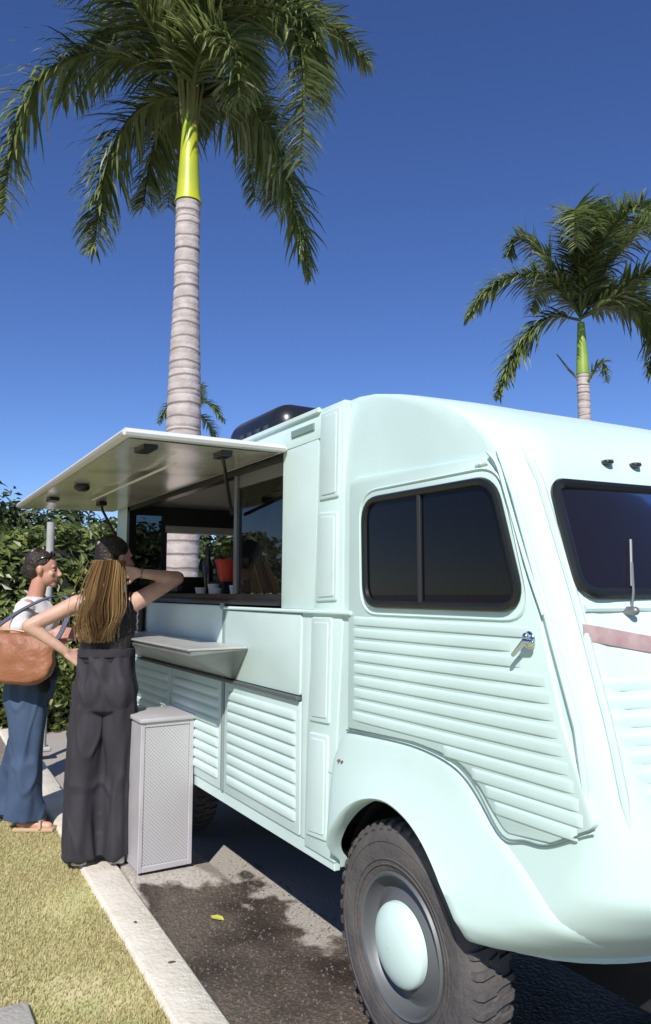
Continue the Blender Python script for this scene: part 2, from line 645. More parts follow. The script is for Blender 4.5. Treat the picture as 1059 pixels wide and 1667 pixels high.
def plan(z, y, off=0.):
    """point of the front surface at height z, lateral y (0..1), moved off metres outward"""
    if y > 1:
        m_ = plan(z, 2 - y, off)
        return Vector((m_.x, 2 - m_.y, m_.z))
    xs, ys, ry, xc, xf = key(z)

    def X(yy):
        yy = min(yy, 2 - yy)
        if yy <= ys:
            return xs
        if yy < ys + ry:
            t = 1 - (yy - ys) / ry
            return xs + (xc - xs) * math.sqrt(max(0, 1 - t ** 2.0))
        t = (yy - ys - ry) / max(1e-4, 1 - ys - ry)
        return xc + (xf - xc) * (1 - (1 - t) ** 1.7) if xf > xc else xc
    x = X(y)
    dx = (X(y + .01) - X(max(ys, y - .01))) / (y + .01 - max(ys, y - .01))
    n = Vector((1, -dx, 0)).normalized()
    return Vector((x + n.x * off, y + n.y * off, z))


# arch of the front wheel, side view
LIP = [(-2.44, .52), (-2.415, .60), (-2.365, .68), (-2.28, .765), (-2.175, .825), (-2.06, .85), (-1.95, .83), (-1.86, .785), (-1.785, .72), (-1.735, .655), (-1.70, .60), (-1.69, .565)]
OUT = [(-2.454, .53), (-2.454, .72), (-2.447, .92), (-2.36, 1.035), (-2.2, 1.05), (-1.95, 1.057), (-1.80, 1.045), (-1.70, .99), (-1.60, .90), (-1.46, .81), (-1.33, .70), (-1.28, .60)]


def arch_x(z):
    pts = LIP[5:]
    for a, b in zip(pts, pts[1:]):
        if a[1] >= z >= b[1]:
            t = (a[1] - z) / (a[1] - b[1])
            return lerp(a[0], b[0], t) + .012
    return -2.05 if z > .8 else -1.69


bm = B()
zl = [.552, .565, .58, .6, .62, .65, .68, .72, .76, .79, .815, .835, .845, .852, .86, .9, .95, 1.05, 1.15, 1.3, 1.42, 1.45, 1.47, 1.495, 1.52, 1.6, 1.7, 1.8, 1.85, 1.885, 1.92, 1.96, 2.0, 2.04, 2.08, 2.115, 2.15, 2.18, 2.20, 2.22, 2.24, 2.258, 2.275, 2.288, 2.30, 2.308, 2.315, 2.32, 2.325, 2.33, 2.335]
rings = []
for z in zl:
    xs, ys, ry, xc, xf = key(z)
    xb = -2.575 if z > .855 else min(arch_x(z), xs - .012)
    row = []
    for k in range(9):
        row.append((lerp(xb, xs, k / 9), ys))
    for k in range(15):
        a = math.pi / 2 * k / 15
        row.append((xs + (xc - xs) * math.sin(a), ys + ry * (1 - math.cos(a))))
    for k in range(13):
        t = k / 12
        row.append((xc + (xf - xc) * (1 - (1 - t) ** 1.7), lerp(ys + ry, 1, t)))
    full = [(x, y, z) for x, y in row] + [(x, 2 - y, z) for x, y in reversed(row[:-1])]
    rings.append(full)
loft(bm, rings, closed=False, caps=False)
vp('cab_shell', bm, mint, angle=60)
# flat piece closing the top between the last slice's two sides
bm = B()
r = rings[-1]
vs = [bm.verts.new((p[0], p[1], 2.3352)) for p in r]
bm.faces.new(vs)
bmesh.ops.recalc_face_normals(bm, faces=bm.faces)
vp('roof_cap', bm, mint)

# swollen front wing around the wheel arch
def shell_y(x, z):
    xs, ys, ry, xc, xf = key(z)
    if x <= xs:
        return ys
    return ys + ry * (1 - math.cos(math.asin(min(1, (x - xs) / (xc - xs)))))


bm = B()
NL = 60
lip = catmull([(p[0], 0, p[1]) for p in LIP], 6)
out = catmull([(p[0], 0, p[1]) for p in OUT], 6)
rows = []
prof = [(0, .016), (0, -.012), (.012, -.044), (.05, -.052), (.12, -.046), (.25, -.037), (.45, -.026), (.65, -.017), (.85, -.010), (.97, -.003), (1.0, .004)]
for t, y in prof:
    rr = []
    for i, (a, b) in enumerate(zip(lip, out)):
        s = i / (len(lip) - 1)
        fade = min(1, (1 - s) * 14 + .55) if s > .9 else 1
        rear = min(1, s * 5 + .25)
        yy = y * rear if y < 0 else y
        X_, Z_ = lerp(a.x, b.x, t), lerp(a.z, b.z, t)
        rr.append((X_, yy + shell_y(X_, Z_), Z_))
    rows.append(rr)
loft(bm, rows, closed=False, caps=False)
vp('front_wing', bm, mint, angle=50)

# dark wheel well and underbody
bm = B()
for i in range(len(lip) - 1):
    a, b = lip[i], lip[i + 1]
    bm.faces.new([bm.verts.new(v) for v in ((a.x, .05, a.z + .01), (b.x, .05, b.z + .01), (b.x, .5, b.z + .05), (a.x, .5, a.z + .05))])
vp('wheel_well', bm, dark)
bm = B()
box(bm, -2.5, -1.75, .46, .50, .35, .95)
box(bm, -5.6, -2.46, .10, 1.9, .46, .54)
box(bm, -2.46, -1.35, .5, 1.6, .40, .56)
box(bm, -5.4, -1.5, .55, .65, .28, .47)
box(bm, -5.4, -1.5, 1.35, 1.45, .28, .47)
vp('underbody', bm, dark, smooth=False)

# door with window
door = B()
dpts = [(-2.325, 1.965), (-1.60, 1.935), (-1.55, 1.885), (-1.404, 1.481), (-1.335, 1.20), (-1.245, .978), (-1.386, .905), (-1.545, .888), (-1.60, .94), (-1.64, .985), (-1.715, 1.033), (-1.82, 1.052), (-1.95, 1.060), (-2.345, 1.045)]
slab(door, roundpoly(dpts, [.05, .02, .03, 0, 0, .02, 0, .02, .02, .02, .02, 0, 0, .01]), -.011, .02, .004)
door = vp('cab_door', door, mint)
wpts = roundpoly([(-2.218, 1.868), (-1.555, 1.862), (-1.452, 1.497), (-2.212, 1.497)], [.085, .07, .085, .075], 7)
bm = B()
slab(bm, wpts, -.014, -.009)
vp('window_pane', bm, cabglass, door, smooth=False)
bm = B()
c = Vector((-1.87, 1.68))
tube(bm, [(p.x, -.016, p.y) for p in wpts], .0135, 8, closed=True)
vp('window_gasket', bm, rubber, door)
bm = B()
box(bm, -1.903, -1.885, -.024, -.012, 1.502, 1.86, .003)
vp('window_divider', bm, mat('divider', (.022, .022, .025), rough=.4), door)
# pressed lip round the window
bm = B()
op = roundpoly([(-2.255, 1.905), (-1.53, 1.90), (-1.418, 1.462), (-2.25, 1.462)], [.11, .09, .11, .1], 7)
tube(bm, [(p.x, -.0115, p.y) for p in op], .0045, 6, closed=True)
vp('window_surround', bm, mint, door)


def ridge(bm, pts, nrm, w=.026, h=.010):
    """pressed rib along pts; steep under side"""
    N = len(pts)
    rings = []
    for i, p in enumerate(pts):
        e = .08 if i in (0, N - 1) else (.62 if i in (1, N - 2) else 1.0)
        n = nrm[i] if isinstance(nrm, list) else nrm
        z = Vector((0, 0, 1))
        q = Vector(p)
        rings.append([q + z * w * .5 - n * .004, q + z * w * .40 + n * h * .45 * e, q + z * w * .18 + n * h * .85 * e, q - z * w * .30 + n * h * e, q - z * w * .41 + n * h * .75 * e, q - z * w * .44 - n * .004])
    loft(bm, rings)


SIDE = Vector((0, -1, 0))
ribs = [(-2.30, 1.435, -1.425, 1.433), (-2.30, 1.392, -1.505, 1.393), (-2.30, 1.349, -1.47, 1.352), (-2.30, 1.307, -1.385, 1.310), (-2.30, 1.264, -1.372, 1.268), (-2.30, 1.221, -1.36, 1.226),
        (-2.30, 1.178, -1.35, 1.184), (-2.30, 1.136, -1.335, 1.142), (-2.31, 1.094, -1.320, 1.100), (-1.80, 1.060, -1.305, 1.060), (-1.675, 1.018, -1.29, 1.020), (-1.62, .982, -1.28, .984), (-1.585, .945, -1.30, .948)]
for x0, z0, x1, z1 in ribs:
    bm = B()
    pts = [(lerp(x0, x1, t), -.011, lerp(z0, z1, t)) for t in (0, .02, .055, .5, .945, .98, 1)]
    ridge(bm, pts, SIDE, .036, .0048)
    vp('rib', bm, mint, door, angle=50)
bm = B()
tube(bm, catmull([(-2.35, -.011, 1.035), (-2.1, -.012, 1.050), (-1.95, -.014, 1.055), (-1.82, -.016, 1.046), (-1.715, -.019, 1.026), (-1.64, -.021, .978), (-1.55, -.020, .882), (-1.47, -.015, .888), (-1.386, -.013, .900), (-1.245, -.011, .975)], 5), .0030, 6)
vp('door_shadow_line', bm, mat('shadow_line_grey_green', (.16, .22, .21), rough=.6), door)  # groove shadow along the door's lower edge, put in as a dark tube
bm = B()
tube(bm, [(-2.338, -.002, 1.05), (-2.318, -.002, 1.955)], .003, 6)
vp('door_gap', bm, mat('gap_green', (.35, .48, .45), rough=.6), door)
# handle
bm = B()
ell(bm, (-1.430, -.018, 1.412), (.021, .009, .025))
ell(bm, (-1.430, -.030, 1.420), (.011, .010, .013))
sock(bm, (-1.430, -.036, 1.410), .008, (-1.468, -.040, 1.372), .006)
sock(bm, (-1.430, -.036, 1.410), .008, (-1.402, -.036, 1.409), .006)
vp('door_handle', bm, chrome, door)
bm = B()
box(bm, -1.63, -1.575, -.016, -.008, 1.908, 1.920, .003)
ell(bm, (-1.605, -.017, 1.914), (.005, .004, .005))
vp('door_hinge', bm, mint, door)
# gutter moulding from door top down the front pillar
bm = B()
tube(bm, catmull([(-1.575, -.012, 1.945), (-1.535, -.014, 1.90), (-1.50, -.014, 1.80), (-1.43, -.014, 1.60), (-1.385, -.010, 1.48)], 5), .006, 6)
vp('drip_moulding', bm, mint)
bm = B()
for z0, z1, o in ((1.93, 1.0, .05),):
    pts = []
    for i in range(15):
        z = lerp(1.95, 1.0, i / 14)
        xs, ys, ry, xc, xf = key(z)
        pts.append((xs + .035, ys - .001, z))
tube(bm, pts, [.002] + [.010] * 13 + [.002], 8)
vp('pillar_moulding', bm, mint)
bm = B()
pts = []
for i in range(17):
    z = lerp(1.97, .98, i / 16)
    pts.append(plan(z, key(z)[1] + .055, .0))
tube(bm, pts, [.002] + [.012] * 15 + [.002], 8)
vp('corner_moulding', bm, mint)

# windscreen
def front_patch(z0, z1, y0, y1, off, nz=10, ny=24, rad=.05, thick=.006, lean=0.):
    pts = roundpoly([(y0 - lean, z1), (y1, z1), (y1, z0), (y0, z0)], rad, 6)
    return pts


WS = roundpoly([(.085, 1.842), (.93, 1.845), (.93, 1.535), (.068, 1.535)], [.035, .04, .04, .055], 6)
bm = B()
fr = [bm.verts.new(plan(p[1], p[0], .010)) for p in WS]
cz = [(lerp(.12, .9, i / 14), lerp(1.56, 1.82, j / 5)) for i in range(15) for j in range(6)]
inner = [bm.verts.new(plan(z, y, .010)) for y, z in cz]
for i in range(14):
    for j in range(5):
        a = i * 6 + j
        bm.faces.new((inner[a], inner[a + 6], inner[a + 7], inner[a + 1]))
# skirt between inner grid edge and outline
edge = [inner[i * 6 + 5] for i in range(15)] + [inner[14 * 6 + j] for j in (4, 3, 2, 1, 0)] + [inner[i * 6] for i in range(13, -1, -1)] + [inner[j] for j in (1, 2, 3, 4)]
outl = [bm.edges.new((fr[i], fr[(i + 1) % len(fr)])) for i in range(len(fr))]
ine = [bm.edges.get((edge[i], edge[(i + 1) % len(edge)])) for i in range(len(edge))]
bmesh.ops.bridge_loops(bm, edges=outl + ine)
bmesh.ops.recalc_face_normals(bm, faces=bm.faces)
ws = vp('windscreen', bm, screenglass)
bm = B()
tube(bm, [plan(p[1], p[0], .012) for p in WS], .015, 8, closed=True)
vp('windscreen_gasket', bm, rubber, ws)
bm = B()
pivot = plan(1.49, .20, .02)
sock(bm, pivot - Vector((.03, 0, 0)), .012, pivot + Vector((.01, 0, .0)), .012)
arm = [pivot, plan(1.54, .225, .030), plan(1.62, .262, .024)]
tube(bm, arm, .0035, 6)
tube(bm, [plan(1.555 + .13 * t, .235 + .055 * t, .021) for t in (0, .5, 1)], .004, 6)
vp('wiper', bm, mat('wiper_grey', (.25, .25, .26), rough=.4, metal=.5), ws)
# lamps over the windscreen
for y in (.33, .445, .545, 1.0, 1.115, 1.5):
    bm = B()
    p = plan(1.93, y, .0)
    ell(bm, p + Vector((.006, 0, .0)), (.022, .020, .013))
    o = vp('marker_lamp', bm, mint)
    bm = B()
    ell(bm, p + Vector((.014, -.004, -.007)), (.018, .019, .009))
    vp('lamp_lens', bm, mat('lens_dark', (.03, .04, .035), rough=.15), o)

# bonnet: sill under windscreen, faded red strip, ribs
bm = B()
pts = [plan(1.497, y, .004) for y in [.07 + i * .06 for i in range(30) if .07 + i * .06 < .97]]
tube(bm, pts, .010, 8)
vp('scuttle_moulding', bm, mint)
bm = B()
rings = []
for i in range(10):
    y = .05 + i * .045
    zc = 1.436 - .075 * (y - .05) / .4
    a = plan(zc, y, .004)
    nrm = (plan(zc, y, .02) - plan(zc, y, .0)).normalized()
    rings.append([a + Vector((0, 0, .024)) - nrm * .01, a + Vector((0, 0, .022)) + nrm * .006, a + Vector((0, 0, .002)) + nrm * .009, a - Vector((0, 0, .020)) + nrm * .006, a - Vector((0, 0, .024)) - nrm * .01])
loft(bm, rings)
vp('faded_strip', bm, mat('faded_pink_plastic', (.42, .27, .29), rough=.45, base2=(.50, .38, .37), vscale=25))
z = 1.305
k = 0
while z > .86:
    bm = B()
    y0 = .045 + .010 * k
    ys_ = [y0 + (.93 - y0) * t for t in (0, .015, .06, .12, .2, .3, .45, .6, .8, .985, 1)]
    pts, nr = [], []
    for y in ys_:
        pts.append(plan(z, y, 0))
        nr.append((plan(z, y, .02) - plan(z, y, 0)).normalized())
    ridge(bm, pts, nr, .036, .0045)
    vp('rib', bm, mint, angle=50)
    z -= .043
    k += 1
# bottom rolled edge and crease of the front apron
bm = B()
pts = [Vector((-1.70, .0, .585))] + [plan(.575, .035 + i * .05, .0) for i in range(20)]
tube(bm, pts, .011, 8)
vp('apron_edge', bm, mint)

# pillar between cab and hatch body, four pressed fields
bm = B()
slab(bm, [(-2.548, 2.284), (-2.372, 2.284), (-2.385, 1.455), (-2.43, 1.0), (-2.456, .535), (-2.68, .535), (-2.66, 1.0), (-2.605, 1.46)], -.006, .03, .006)
pl = vp('pillar', bm, mint)
for q in ([(-2.536, 2.262), (-2.39, 2.262), (-2.405, 1.905), (-2.552, 1.905)], [(-2.555, 1.858), (-2.41, 1.850), (-2.42, 1.505), (-2.578, 1.500)],
          [(-2.612, 1.440), (-2.455, 1.443), (-2.475, 1.035), (-2.628, 1.028)], [(-2.632, .985), (-2.482, .992), (-2.497, .598), (-2.655, .585)]):
    bm = B()
    slab(bm, roundpoly(q, .012, 3), -.013, 0, .006, 3)
    o = vp('pillar_field', bm, mint_panel, pl)
    cq = sum((Vector(p) for p in q), Vector((0, 0))) / 4
    bm = B()
    slab(bm, roundpoly([cq + (Vector(p) - cq) * Vector((.80)) if False else cq + Vector(((p[0] - cq.x) * .74, (p[1] - cq.y) * .90)) for p in q], .010, 3), -.0165, -.010, .0033, 3)
    vp('pressed_centre', bm, mint_panel, o)
bm = B()
for xx in (-2.365, -2.388):
    ell(bm, (xx, -.020, .92), (.005, .010, .005))
vp('side_reflector', bm, mat('reflector_red', (.16, .06, .04), rough=.2))

# ---- hatch body: walls round the serving opening
XL, XR, ZB, ZT = -5.36, -2.885, 1.50, 2.158
bm = B()
slab(bm, [(-5.62, 2.285), (-2.55, 2.287), (-2.553, 2.165), (-5.62, 2.16)], -.004, .04, .006)
box(bm, -5.62, -2.55, -.016, .0, 2.268, 2.292, .005)
vp('roof_rail', bm, mint)
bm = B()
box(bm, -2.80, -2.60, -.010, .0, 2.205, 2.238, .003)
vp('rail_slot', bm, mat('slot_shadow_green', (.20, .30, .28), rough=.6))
bm = B()
slab(bm, [(XR, 2.162), (-2.575, 2.165), (-2.605, 1.468), (XR - .012, 1.468)], -.002, .03, .003)
wp = vp('column_panel', bm, mint_panel)
for i in range(5):
    bm = B()
    xx = lerp(XR + .035, -2.625, i / 4)
    tube(bm, [(xx + .016, .0005, 2.12), (xx, .0005, 1.50)], .0026, 8)
    vp('flute', bm, mint_panel, wp)
bm = B()
slab(bm, [(-5.62, 2.162), (XL, 2.158), (XL, .56), (-5.62, .56)], -.002, .03, .004)
vp('rear_post', bm, mint_panel)
# belt-line moulding
bm = B()
box(bm, -3.52, -2.31, -.020, .0, 1.452, 1.468, .005)
vp('belt_moulding', bm, mint)
# middle panels
bm = B()
slab(bm, roundpoly([(-3.498, 1.448), (-2.70, 1.448), (-2.712, 1.115), (-3.498, 1.115)], .012), -.010, .02, .005)
vp('side_panel', bm, mint_panel)
bm = B()
slab(bm, roundpoly([(-4.86, 1.472), (-3.535, 1.472), (-3.535, 1.27), (-4.86, 1.27)], [.07, .01, .01, .01], 6), -.010, .02, .005)
vp('side_panel', bm, mint_panel)
bm = B()
tube(bm, [(p.x, -.012, p.y) for p in roundpoly([(-4.88, 1.488), (-2.9, 1.488)], 0)] if False else catmull([(-2.90, -.012, 1.491), (-3.5, -.012, 1.491), (-4.3, -.012, 1.491), (-4.80, -.012, 1.489), (-4.87, -.012, 1.465), (-4.895, -.012, 1.40), (-4.895, -.012, 1.28)], 5), .013, 8)
vp('hatch_seal', bm, rubber)
bm = B()
box(bm, -5.36, -4.90, -.002, .02, 1.27, 1.49, .003)
vp('side_panel', bm, mint_panel)
bm = B()
box(bm, -3.530, -3.503, -.012, .02, .56, 1.475, .003)
box(bm, -3.535, -3.498, -.024, -.008, 1.452, 1.486, .004)
vp('seam_strip', bm, mat('seam_grey', (.24, .30, .29), rough=.5))
bm = B()
slab(bm, [(-2.70, 1.452), (-2.605, 1.452), (-2.68, .56), (-2.715, .56)], -.004, .03, .003)
vp('seam_post', bm, mint_panel)
# dark fold line under the mid panel
bm = B()
box(bm, -4.9, -2.71, -.026, 0, 1.094, 1.112, .004)
vp('fold_rail', bm, mat('rail_dark', (.09, .11, .11), rough=.5))
# louvred lower panels
for x0, x1 in ((-3.498, -2.715), (-4.30, -3.535), (-5.2, -4.325)):
    bm = B()
    slab(bm, roundpoly([(x0, 1.092), (x1, 1.092), (x1, .56), (x0, .56)], .01), -.006, .02, .003)
    lp = vp('louvre_panel', bm, mint_panel)
    for k in range(9):
        zz = 1.03 - .0505 * k
        bm = B()
        ridge(bm, [(lerp(x0 + .035, x1 - .035, t), -.006, zz) for t in (0, .012, .03, .5, .97, .988, 1)], SIDE, .043, .0095)
        vp('louvre', bm, mint_panel, lp, angle=50)
bm = B()
box(bm, -5.62, -2.46, .003, .03, .50, .562, .003)
box(bm, -5.62, -5.2, -.002, .03, .56, 1.092)
box(bm, -5.36, -4.9, -.002, .03, 1.10, 1.268)
vp('sill_panel', bm, mint_panel, smooth=False)

# interior shell
bm = B()
box(bm, -5.58, -2.6, .03, 1.93, .56, .60)
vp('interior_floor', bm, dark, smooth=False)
bm = B()
vs = []
N = 12
rings = []
for xx in (-5.62, -2.53):
    rings.append([(xx, 2 * i / N, 2.285 + .08 * (1 - (2 * i / N - 1) ** 2)) for i in range(N + 1)])
loft(bm, rings, closed=False, caps=False)
vp('roof', bm, mint_panel)
bm = B()
box(bm, -5.58, -2.62, .03, 1.95, 2.20, 2.23)
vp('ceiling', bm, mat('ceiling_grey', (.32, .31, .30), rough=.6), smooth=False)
bm = B()
box(bm, -5.62, -2.56, 1.96, 2.0, .56, 2.285)
box(bm, -2.66, -2.62, .03, 1.96, .56, 2.2)
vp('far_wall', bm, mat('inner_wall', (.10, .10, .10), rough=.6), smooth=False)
bm = B()  # rear wall with a window and an open doorway
X0, X1 = -5.61, -5.57
box(bm, X0, X1, .03, .125, .56, 2.285)
box(bm, X0, X1, .125, .34, .56, 1.60)
box(bm, X0, X1, .125, .34, 2.13, 2.285)
box(bm, X0, X1, .34, .375, .56, 2.285)
box(bm, X0, X1, .375, 1.45, .56, 1.48)
box(bm, X0, X1, .375, 1.45, 2.04, 2.285)
box(bm, X0, X1, 1.45, 1.96, .56, 2.285)
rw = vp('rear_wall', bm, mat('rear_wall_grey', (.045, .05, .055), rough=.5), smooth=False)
bm = B()
box(bm, -5.595, -5.589, .126, .339, 1.601, 2.129)
vp('rear_window', bm, hatchglass, rw, smooth=False)
bm = B()
box(bm, -5.64, -5.56, .36, 1.46, 2.0, 2.055, .004)
vp('door_header', bm, alu, rw)
# frame of hatch opening, sliding glass
bm = B()
box(bm, XL, XL + .06, .0, .05, 1.50, 2.16)
box(bm, XL, XR, .0, .05, 2.125, 2.16)
box(bm, XL, XR, .004, .06, 1.497, 1.53)
vp('hatch_frame', bm, black, smooth=False)
bm = B()
box(bm, -3.43, -3.395, .0, .03, 1.53, 2.125, .003)
box(bm, -3.395, XR - .004, .012, .026, 2.06, 2.125)
sf = vp('sliding_frame', bm, mat('frame_grey', (.22, .22, .22), rough=.35, metal=.6))
bm = B()
box(bm, -3.395, XR - .004, .016, .022, 1.535, 2.06)
vp('sliding_pane', bm, hatchglass, sf, smooth=False)
bm = B()
box(bm, -3.38, -2.92, .05, .09, 1.565, 1.60, .004)
vp('counter_lip', bm, alu)
bm = B()
box(bm, -5.25, -2.9, .05, .36, 1.475, 1.515, .004)
vp('inner_counter', bm, mat('counter_grey', (.30, .30, .31), rough=.35, metal=.3))

# awning flap
bm = B()
HX0, HX1 = -5.70, -2.845
zi, zo = 2.155, 2.15
a = [(HX0, -.015, zi), (HX1, -.015, zi), (HX1 + .01, -.725, zo), (HX0 - .02, -.70, zo)]
loft(bm, [[Vector(p) for p in a], [Vector(p) + Vector((0, 0, .03)) for p in a]])
aw = vp('awning_flap', bm, alu, smooth=False)
bm = B()
b_ = [(HX0 + .03, -.03, zi - .004), (HX1 - .03, -.03, zi - .004), (HX1 - .02, -.70, zo - .004), (HX0 + .02, -.68, zo - .004)]
nx, ny = 40, 6
G = [[None] * (ny + 1) for _ in range(nx + 1)]
for i in range(nx + 1):
    for j in range(ny + 1):
        s, t = i / nx, j / ny
        p = Vector(b_[0]).lerp(Vector(b_[1]), s).lerp(Vector(b_[3]).lerp(Vector(b_[2]), s), t)
        p.z += .004 * math.sin(s * 31) * math.sin(t * 3.0) - .001
        G[i][j] = bm.verts.new(p)
for i in range(nx):
    for j in range(ny):
        bm.faces.new((G[i][j], G[i][j + 1], G[i + 1][j + 1], G[i + 1][j]))
vp('awning_lining', bm, steel_in, aw)
bm = B()
for p, q in zip(a, a[1:] + a[:1]):
    p, q = Vector(p), Vector(q)
    tube(bm, [p + Vector((0, 0, .012)), q + Vector((0, 0, .012))], .013, 6)
vp('awning_edge', bm, mat('white_edge', (.66, .66, .65), rough=.4), aw)
for x0 in (-3.0, -5.0):
    bm = B()
    box(bm, x0 - .07, x0 + .07, -.62, -.56, 2.125, 2.146, .003)
    vp('strut_bracket', bm, black, aw)
for xa, xb in ((-2.95, -3.41), (-5.05, -5.2)):
    bm = B()
    tube(bm, [(xa, -.27, 2.14), (xa - .02, -.25, 2.09), (xb, -.02, 1.93 if xa > -4 else 1.75)], .009, 8)
    box(bm, xa - .05, xa + .05, -.29, -.24, 2.12, 2.148, .003)
    vp('gas_strut', bm, black, aw)
bm = B()
tube(bm, [(-3.2, -.39, 2.125), (-4.77, -.39, 2.122)], .006, 6)
vp('support_rod', bm, alu, aw)
bm = B()
ell(bm, (-4.26, -.57, 2.13), (.045, .045, .028))
vp('downlight', bm, black, aw)

# fold-down steel counter
bm = B()
xr, xl = -3.215, -4.85
sec = lambda x, xb: [(x, -.012, 1.270), (x, -.292, 1.270), (x, -.296, 1.252), (xb, -.012, 1.116)]
loft(bm, [sec(xl, xl), sec(-3.6, -3.6), sec(xr, xr - .15)])
sh = vp('steel_counter', bm, mat('counter_steel', (.26, .27, .26), rough=.4, metal=.4, var=.2, vscale=5), smooth=False)
bm = B()
box(bm, xl, xr - .003, -.305, -.010, 1.271, 1.283, .004)
vp('counter_top', bm, mat('counter_top_steel', (.55, .55, .53), rough=.42, metal=.35, var=.1, vscale=4), sh)

# roof unit
bm = B()
box(bm, -5.05, -4.15, .62, 1.25, 2.34, 2.79, .15, 6)
ru = vp('roof_fan', bm, mat('roof_unit_black', (.015, .016, .018), rough=.28, var=.3, vscale=3))
for k in range(5):
    bm = B()
    box(bm, -4.88 + k * .13, -4.82 + k * .13, .612, .63, 2.50, 2.64, .004)
    vp('vent_slot', bm, mat('vent_grey', (.05, .05, .055), rough=.4), ru)

# wheels
def wheel(cx, y0, cz, r=.385, w=.155, flip=False):
    wh = bpy.data.objects.new('wheel', None)
    col.objects.link(wh)
    wh.parent = van
    wh.empty_display_size = .1
    wh.location = (cx, y0, cz)
    if flip:
        wh.rotation_euler = (0, 0, math.pi)
    if WH:
        for n, me, loc, rot in WH:
            o = bpy.data.objects.new(n, me)
            col.objects.link(o)
            o.parent = wh
            o.location = loc
            o.rotation_euler = rot
        return wh
    bm = B()
    prof = [(.205, .035), (.212, .012), (.225, .002), (.25, -.004), (.29, -.010), (.325, -.006), (.352, .004), (.368, .016), (.372, .03), (.374, w * .5), (.372, w - .03), (.368, w - .016), (.33, w + .005), (.27, w + .004), (.215, w - .01), (.205, w - .03)]
    lathe_y(bm, prof, 0, 0, 72)
    o = obj('tyre', bm, tyre_m, wh, angle=60)
    WH.append(('tyre', o.data, (0, 0, 0), (0, 0, 0)))
    for rr, yy in ((.245, -.005), (.262, -.0075), (.318, -.0075)):
        bm = B()
        tube(bm, [(rr * math.cos(2 * math.pi * k / 64), yy, rr * math.sin(2 * math.pi * k / 64)) for k in range(64)], .0028, 6, closed=True)
        o = obj('sidewall_ring', bm, tyre_m, wh)
        WH.append(('sidewall_ring', o.data, (0, 0, 0), (0, 0, 0)))
    bm = B()  # one shoulder lug, shared
    pts = [(.355, .000, -.010), (.373, .006, -.011), (.382, .020, -.011), (.384, .066, -.003), (.368, .074, -.003)]
    pts2 = [(p[0], p[1], p[2] + (.020 if i < 3 else .017)) for i, p in enumerate(pts)]
    loft(bm, [pts, pts2])
    lug = obj('tread_lug', bm, tyre_m, wh, smooth=False)
    NL = 44
    for side in (0, 1):
        for k in range(NL):
            rot = (0, 2 * math.pi * (k + .5 * side) / NL, math.pi if side else 0)
            loc = (0, w if side else 0, 0)
            if side == 0 and k == 0:
                o = lug
            else:
                o = lug.copy()
                col.objects.link(o)
            o.location = loc
            if side:
                o.rotation_mode = 'XYZ'
            o.rotation_euler = rot
            WH.append(('tread_lug', lug.data, loc, rot))
    bm = B()
    prof = [(.386, w / 2 - .018), (.388, w / 2 - .012), (.388, w / 2 + .012), (.386, w / 2 + .018)]
    for k in range(44):
        a0, a1 = 2 * math.pi * k / 44, 2 * math.pi * (k + .62) / 44
        P = lambda r_, y_, a_: (r_ * math.cos(a_), y_, r_ * math.sin(a_))
        loft(bm, [[P(.37, w / 2 - .02, a0), P(.383, w / 2 - .017, a0), P(.383, w / 2 + .012, a0 + .03), P(.37, w / 2 + .02, a0 + .03)],
                  [P(.37, w / 2 - .02, a1), P(.383, w / 2 - .017, a1), P(.383, w / 2 + .012, a1 + .03), P(.37, w / 2 + .02, a1 + .03)]])
    o = obj('tread_band', bm, tyre_m, wh, smooth=False)
    WH.append(('tread_band', o.data, (0, 0, 0), (0, 0, 0)))
    bm = B()
    prof = [(.218, .02), (.222, .002), (.216, -.006), (.208, -.002), (.203, .015), (.196, .035), (.186, .045), (.165, .040), (.15, .024), (.13, .018), (.04, .018), (0.001, .018)]
    lathe_y(bm, prof, 0, 0, 64)
    o = obj('rim', bm, rimgrey, wh)
    WH.append(('rim', o.data, (0, 0, 0), (0, 0, 0)))
    bm = B()
    prof = [(.130, .016), (.129, .000), (.125, -.008), (.117, -.014), (.106, -.021), (.088, -.029), (.062, -.036), (.03, -.040), (.001, -.041)]
    lathe_y(bm, prof, 0, 0, 64)
    o = obj('hub_cap', bm, mint, wh)
    WH.append(('hub_cap', o.data, (0, 0, 0), (0, 0, 0)))
    return wh


WH = []
wheel(-2.075, .015, .388)
wheel(-2.075, 1.985, .388, flip=True)
wheel(-4.75, .20, .388)
wheel(-4.75, 1.985, .388, flip=True)

# black menu board with white chevrons at the truck's side
mb = thing('menu_board', 'narrow black sign with white arrow marks hanging beside the rounded hatch seal', 'sign', (-4.86, -.03, 1.1))
bm = B()
box(bm, -.10, .06, -.02, .0, .03, .36, .004)
obj('board', bm, black, mb)
for k, zz in enumerate((.30, .25, .20, .14)):
    bm = B()
    s = .03 if k < 3 else .016
    for d in (-1, 1):
        loft(bm, [[(-.03, -.024, zz + d * s), (-.012, -.024, zz + d * s), (-.012, -.0205, zz + d * s), (-.03, -.0205, zz + d * s)],
                  [(.0, -.024, zz), (.018, -.024, zz), (.018, -.0205, zz), (.0, -.0205, zz)]])
    obj('white_mark', bm, mat('white_paint', (.8, .8, .8), rough=.5), mb, smooth=False)

